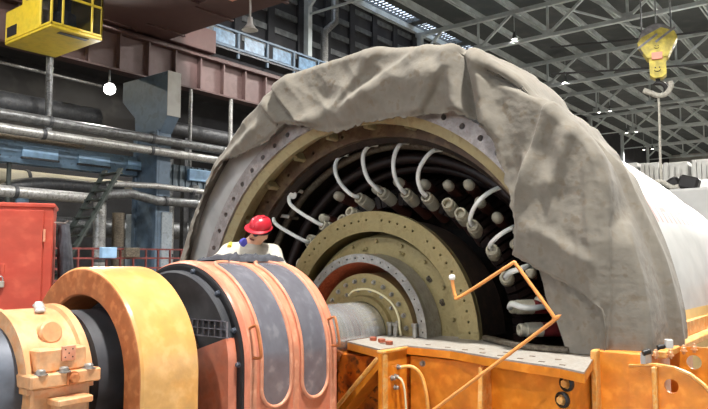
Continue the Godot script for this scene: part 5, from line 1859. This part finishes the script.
func nets(s: SurfaceTool, bones: Array, k: float, cell: float) -> void:
	var lo := Vector3.INF
	var hi := -Vector3.INF
	for b in bones:
		var m := Vector3.ONE * (maxf(b[2], b[3]) + cell * 2.0)
		for e in [b[0], b[1]]:
			lo = lo.min(e - m)
			hi = hi.max(e + m)
	var nx := int((hi.x - lo.x) / cell) + 2
	var ny := int((hi.y - lo.y) / cell) + 2
	var nz := int((hi.z - lo.z) / cell) + 2
	var f := PackedFloat32Array()
	f.resize(nx * ny * nz)
	var i := 0
	for z in nz:
		for y in ny:
			for x in nx:
				f[i] = field(lo + Vector3(x, y, z) * cell, bones, k)
				i += 1
	var at := {}
	var sx := 1
	var sy := nx
	var sz := nx * ny
	var offs := [0, sx, sy, sx + sy, sz, sz + sx, sz + sy, sz + sx + sy]
	var edges := [[0, 1], [2, 3], [4, 5], [6, 7], [0, 2], [1, 3], [4, 6], [5, 7], [0, 4], [1, 5], [2, 6], [3, 7]]
	for z in nz - 1:
		for y in ny - 1:
			for x in nx - 1:
				var o := x + y * sy + z * sz
				var neg := 0
				for c in 8:
					if f[o + offs[c]] < 0.0:
						neg += 1
				if neg == 0 or neg == 8:
					continue
				var sum := Vector3.ZERO
				var cnt := 0
				for e in edges:
					var fa := f[o + offs[e[0]]]
					var fb := f[o + offs[e[1]]]
					if (fa < 0.0) == (fb < 0.0):
						continue
					var t := fa / (fa - fb)
					var pa := Vector3(e[0] & 1, (e[0] >> 1) & 1, e[0] >> 2)
					var pb := Vector3(e[1] & 1, (e[1] >> 1) & 1, e[1] >> 2)
					sum += pa.lerp(pb, t)
					cnt += 1
				at[o] = lo + (Vector3(x, y, z) + sum / cnt) * cell
	for z in range(1, nz - 1):
		for y in range(1, ny - 1):
			for x in range(1, nx - 1):
				var o := x + y * sy + z * sz
				var inside := f[o] < 0.0
				for d in 3:
					var step: int = [sx, sy, sz][d]
					if (f[o + step] < 0.0) == inside:
						continue
					var u: int = [sy, sz, sx][d]
					var v: int = [sz, sx, sy][d]
					if not (at.has(o) and at.has(o - u) and at.has(o - v) and at.has(o - u - v)):
						continue
					var dir := Vector3.ZERO
					dir[d] = 1.0 if inside else -1.0
					quad(s, at[o], at[o - u], at[o - u - v], at[o - v], dir, 1)

func build_worker() -> void:
	# a low steel platform carries the worker
	var pf := thing("work_platform", "low steel work platform behind the salmon guard", "platform", Vector3(-1.5, 0, 0.75))
	var s := st()
	bx(s, Vector3(-1.9, 0.5, -0.02), Vector3(-0.68, 0.56, 1.0), 0.006)
	obj("deck", s, M.dark_grey, pf)
	for q in [[-1.85, 0.03], [-0.73, 0.03], [-1.85, 0.95], [-0.73, 0.95]]:
		s = st()
		bx(s, Vector3(q[0] - 0.03, 0, q[1] - 0.03), Vector3(q[0] + 0.03, 0.5, q[1] + 0.03))
		obj("leg", s, M.dark_grey, pf)
	var R := Vector3(0.788, 0, -0.6157)                  # towards the picture's right
	var F := Vector3(0.6157, 0, 0.788)                   # towards the picture's viewer
	var base := Vector3(-0.95, 0.56, 0.40)
	var W := func(x: float, y: float, z: float) -> Vector3: return base + R * x + F * z + Vector3(0, y, 0)
	var t := thing("person", "worker in a red hard hat and pale jacket bending over the salmon guard", "person", base)
	# joints: x to the right, y up from the platform, z towards the viewer
	var pel: Vector3 = W.call(-0.02, 0.86, -0.14)
	var belly: Vector3 = W.call(-0.01, 1.04, -0.02)
	var chest: Vector3 = W.call(0.02, 1.22, 0.12)
	var neck: Vector3 = W.call(0.06, 1.36, 0.24)
	var head: Vector3 = W.call(0.135, 1.478, 0.30)
	var sl: Vector3 = W.call(-0.16, 1.27, 0.16)
	var sr: Vector3 = W.call(0.23, 1.26, 0.15)
	var el: Vector3 = W.call(-0.25, 1.16, 0.42)
	var er: Vector3 = W.call(0.34, 1.10, 0.33)
	var hl: Vector3 = W.call(-0.04, 1.205, 0.62)
	var hr: Vector3 = W.call(0.15, 1.19, 0.60)
	var hipl: Vector3 = W.call(-0.11, 0.86, -0.14)
	var hipr: Vector3 = W.call(0.09, 0.86, -0.14)
	var knl: Vector3 = W.call(-0.13, 0.47, -0.04)
	var knr: Vector3 = W.call(0.12, 0.46, -0.02)
	var anl: Vector3 = W.call(-0.13, 0.1, -0.15)
	var anr: Vector3 = W.call(0.13, 0.1, -0.13)
	var down := (F * 0.74 + Vector3(0, -0.28, 0) - R * 0.6).normalized()   # where the face looks
	var crown := (Vector3(0, 0.9, 0) + F * 0.1 + R * 0.4).normalized()
	crown = (crown - down * crown.dot(down)).normalized()
	var side := crown.cross(down).normalized()
	# body: head, neck and slim trunk as one surface
	s = st()
	var hb := [[head + crown * 0.02, head - crown * 0.02, 0.086, 0.084], [head + down * 0.02 - crown * 0.05, head + down * 0.035 - crown * 0.085, 0.066, 0.045], [head + down * 0.088 - crown * 0.012, head + down * 0.112 - crown * 0.035, 0.012, 0.016], [head + side * 0.085 - crown * 0.01, head + side * 0.092 - crown * 0.045, 0.018, 0.013], [head - side * 0.085 - crown * 0.01, head - side * 0.092 - crown * 0.045, 0.018, 0.013], [head - crown * 0.06 - down * 0.03, neck, 0.055, 0.062]]
	nets(s, hb + [[neck, chest, 0.07, 0.12], [chest, belly, 0.12, 0.12], [belly, pel, 0.12, 0.13], [sl, el, 0.045, 0.04], [el, hl, 0.04, 0.03], [sr, er, 0.045, 0.04], [er, hr, 0.04, 0.03], [hipl, knl, 0.075, 0.055], [knl, anl, 0.05, 0.04], [hipr, knr, 0.075, 0.055], [knr, anr, 0.05, 0.04]], 0.02, 0.014)
	var body := obj("body", s, M.skin, t)
	for k in [-1.0, 1.0]:
		s = st()
		var e: Vector3 = head + down * 0.086 + side * 0.034 * k + crown * 0.004
		spin(s, [Vector2(0, -0.012), Vector2(0.011, -0.005), Vector2(0.012, 0.0), Vector2(0.008, 0.008), Vector2(0, 0.011)], along(e, down), 10, true)
		obj("eye", s, M.white_casing, body)
	s = st()
	tube(s, curve([head + down * 0.088 - crown * 0.066 + side * 0.026, head + down * 0.097 - crown * 0.068, head + down * 0.088 - crown * 0.066 - side * 0.026], 4), 0.007, 6)
	obj("mouth", s, M.tape_red, body)
	# jacket
	s = st()
	nets(s, [[neck - Vector3(0, 0.05, 0), chest, 0.085, 0.165], [chest + R * 0.07, belly + R * 0.04, 0.155, 0.15], [chest - R * 0.07, belly - R * 0.04, 0.155, 0.15], [belly, pel, 0.16, 0.165], [sl, sr, 0.085, 0.085], [sl, el, 0.085, 0.07], [el, el.lerp(hl, 0.82), 0.072, 0.052], [sr, er, 0.085, 0.07], [er, er.lerp(hr, 0.82), 0.072, 0.052]], 0.05, 0.018)
	var jk := obj("jacket", s, M.jacket, t)
	s = st()
	nets(s, [[neck + F * 0.03 - R * 0.06, neck - F * 0.06 - R * 0.085, 0.04, 0.045], [neck - F * 0.06 - R * 0.085, neck - F * 0.08 + R * 0.03, 0.045, 0.04]], 0.02, 0.012)
	obj("hood", s, M.blue_cloth, jk, "blue hood behind the neck")
	s = st()
	tube(s, curve([sl + Vector3(-0.02, 0.075, -0.04), sl + Vector3(0.03, 0.085, 0.02), sl + Vector3(0.07, 0.06, 0.07)], 5), 0.02, 8)
	obj("shoulder_stripe", s, M.hi_vis, jk, "yellow shoulder stripe")
	# trousers and boots
	s = st()
	nets(s, [[pel + Vector3(0, 0.06, 0), pel, 0.15, 0.155], [hipl, knl, 0.105, 0.085], [knl, anl + Vector3(0, 0.03, 0), 0.085, 0.07], [hipr, knr, 0.105, 0.085], [knr, anr + Vector3(0, 0.03, 0), 0.085, 0.07]], 0.03, 0.02)
	obj("trousers", s, M.trousers, t)
	for a in [anl, anr]:
		s = st()
		var g: Vector3 = Vector3(a.x, 0.56 + 0.055, a.z)
		nets(s, [[g - F * 0.05, g + F * 0.08, 0.05, 0.048], [g + F * 0.08, g + F * 0.16 - Vector3(0, 0.008, 0), 0.05, 0.042], [g - F * 0.02, a + Vector3(0, 0.05, 0), 0.052, 0.055]], 0.02, 0.012)
		obj("boot", s, M.black_paint, t)
	# gloved hands resting on the guard
	for q in [[hl, el, 1.0], [hr, er, -1.0]]:
		var h: Vector3 = q[0]
		var d: Vector3 = (h - Vector3(q[1])).normalized()
		d = (d * Vector3(1, 0.2, 1)).normalized()
		var across := d.cross(Vector3.UP).normalized() * float(q[2])
		var bones := [[h - d * 0.06, h, 0.036, 0.034], [h + across * 0.022, h + d * 0.07 + across * 0.03, 0.024, 0.022], [h - across * 0.02, h + d * 0.07 - across * 0.028, 0.024, 0.022]]
		var len := [0.062, 0.074, 0.070, 0.055]
		for k in 4:
			var r0: Vector3 = h + d * 0.082 + across * (0.034 - 0.0225 * k)
			var r1: Vector3 = r0 + d * len[k] * 0.5 + Vector3(0, -0.012, 0)
			var r2: Vector3 = r1 + d * len[k] * 0.45 + Vector3(0, -0.03, 0)
			bones.append([r0 - d * 0.02, r1, 0.0105, 0.0098])
			bones.append([r1, r2, 0.0098, 0.0085])
		var th0: Vector3 = h + across * 0.034 + d * 0.01
		var th1: Vector3 = th0 + across * 0.032 + d * 0.034
		bones.append([th0, th1, 0.015, 0.0125])
		bones.append([th1, th1 + d * 0.035 + Vector3(0, -0.012, 0), 0.012, 0.010])
		s = st()
		nets(s, bones, 0.008, 0.006)
		obj("glove", s, M.glove, t)
	# hard hat
	var hc: Vector3 = head + crown * 0.036 - down * 0.002
	var ht := Transform3D(Basis(side, crown, side.cross(crown)), hc)
	s = st()
	spin(s, [Vector2(0.100, -0.012), Vector2(0.103, 0.0), Vector2(0.099, 0.028), Vector2(0.086, 0.064), Vector2(0.06, 0.088), Vector2(0.028, 0.099), Vector2(0.0, 0.102)], Transform3D(ht.basis * Basis.from_scale(Vector3(0.94, 1, 1.12)), hc), 28, true)
	var hat := obj("hard_hat", s, M.helmet, t)
	s = st()
	for k in 24:
		var a0 := TAU * k / 24.0
		var a1 := TAU * (k + 1) / 24.0
		var rimp := func(a: float, o: float, y: float) -> Vector3:
			var fr := maxf(0.0, cos(a)) * 0.035 + 0.01
			return hc + side * sin(a) * (0.095 + o * fr) + down * cos(a) * (0.114 + o * fr) + crown * (y - o * 0.006)
		quad(s, rimp.call(a0, 0.0, 0.004), rimp.call(a1, 0.0, 0.004), rimp.call(a1, 1.0, 0.0), rimp.call(a0, 1.0, 0.0), crown, 1)
		quad(s, rimp.call(a0, 0.0, -0.006), rimp.call(a1, 0.0, -0.006), rimp.call(a1, 1.0, -0.006), rimp.call(a0, 1.0, -0.006), -crown, 2)
		quad(s, rimp.call(a0, 1.0, 0.0), rimp.call(a1, 1.0, 0.0), rimp.call(a1, 1.0, -0.006), rimp.call(a0, 1.0, -0.006), rimp.call(a0, 1.0, 0.0) - hc, 3)
	obj("brim", s, M.helmet, hat)
	s = st()
	for k in [-0.02, 0.02]:
		var pts := []
		for j in 13:
			var a := lerpf(-1.25, 1.25, j / 12.0)
			pts.append(hc + down * sin(a) * 0.112 + crown * cos(a) * 0.101 + side * k)
		tube(s, pts, 0.006, 6)
	obj("ridge", s, M.helmet, hat)
	# safety goggles
	s = st()
	var gc: Vector3 = head + down * 0.094 + crown * 0.006
	for k in [-1.0, 1.0]:
		spin(s, [Vector2(0.0, 0.012), Vector2(0.026, 0.008), Vector2(0.032, 0.0), Vector2(0.03, -0.014)], along(gc + side * 0.034 * k, down), 14, true)
	rod(s, gc - side * 0.012, gc + side * 0.012, 0.006, 6)
	var go := obj("goggles", s, M.lens, t, "dark safety goggles")
	s = st()
	var strap := []
	for j in 17:
		var a := lerpf(0.62, TAU - 0.62, j / 16.0)
		strap.append(head + down * cos(a) * 0.1 + side * sin(a) * 0.098 + crown * 0.004)
	tube(s, strap, 0.009, 6)
	obj("strap", s, M.bolt_dark, go)

# ------------------------------------------------------------------ small things
func build_small() -> void:
	# bell lamp under the crane girder
	var p := Vector3(-10.87, 8.66, -8.8)
	var t := thing("bell_lamp", "small white bell-shaped lamp hanging below the brown crane girder", "lamp", p)
	var s := st()
	spin(s, [Vector2(0.0, 0.42), Vector2(0.07, 0.4), Vector2(0.09, 0.2), Vector2(0.2, 0.04), Vector2(0.25, 0.0), Vector2(0.23, 0.0)], Transform3D(Basis.IDENTITY, p), 16, true)
	obj("lamp_shade", s, M.white_enclosure, t)
	s = st()
	rod(s, p + Vector3(0, 0.4, 0), Vector3(p.x, 9.86, p.z), 0.03, 8)
	obj("rod", s, M.white_enclosure, t)
	s = st()
	bx(s, Vector3(-11.9, 9.86, -9.0), Vector3(-10.75, 9.895, -8.62), 0.005)
	solo("lamp_bracket", s, M.hook_pink, "pinkish steel strip above the small bell lamp", "bracket")
	# pale downpipe with an offset on the dark wall
	s = st()
	tube(s, [Vector3(-18.6, 16.8, -22.15), Vector3(-18.6, 14.4, -22.15), Vector3(-18.6, 13.65, -21.3), Vector3(-18.6, 9.6, -21.3)], 0.2, 12)
	solo("downpipe", s, M.lagging_bright, "pale downpipe with a sideways offset on the dark upper wall", "pipe")
	# loose grey cloth lying on top of the guard in front of the worker
	s = st()
	var n := FastNoiseLite.new()
	n.seed = 77
	n.frequency = 1.0
	var G := []
	for i in 25:
		var row := []
		for j in 33:
			var a := lerpf(124.0, 78.0, i / 24.0)
			var z := lerpf(1.05, 1.62, j / 32.0) - 0.06 * sin(i * 0.4)
			var h := 0.028 + 0.03 * absf(n.get_noise_2d(i * 0.22, j * 0.2)) + 0.05 * maxf(0.0, n.get_noise_2d(i * 0.09 + 5.0, j * 0.11))
			if i == 0 or i == 24 or j == 0 or j == 32:
				h = 0.012
			row.append(mp(0.66 + h, a, z))
		G.append(row)
	for i in 24:
		for j in 32:
			quad(s, G[i][j], G[i + 1][j], G[i + 1][j + 1], G[i][j + 1], Vector3.UP, 1)
	solo("grey_cloth", s, M.grey_cloth, "crumpled dark grey cloth lying on top of the salmon guard", "cloth")
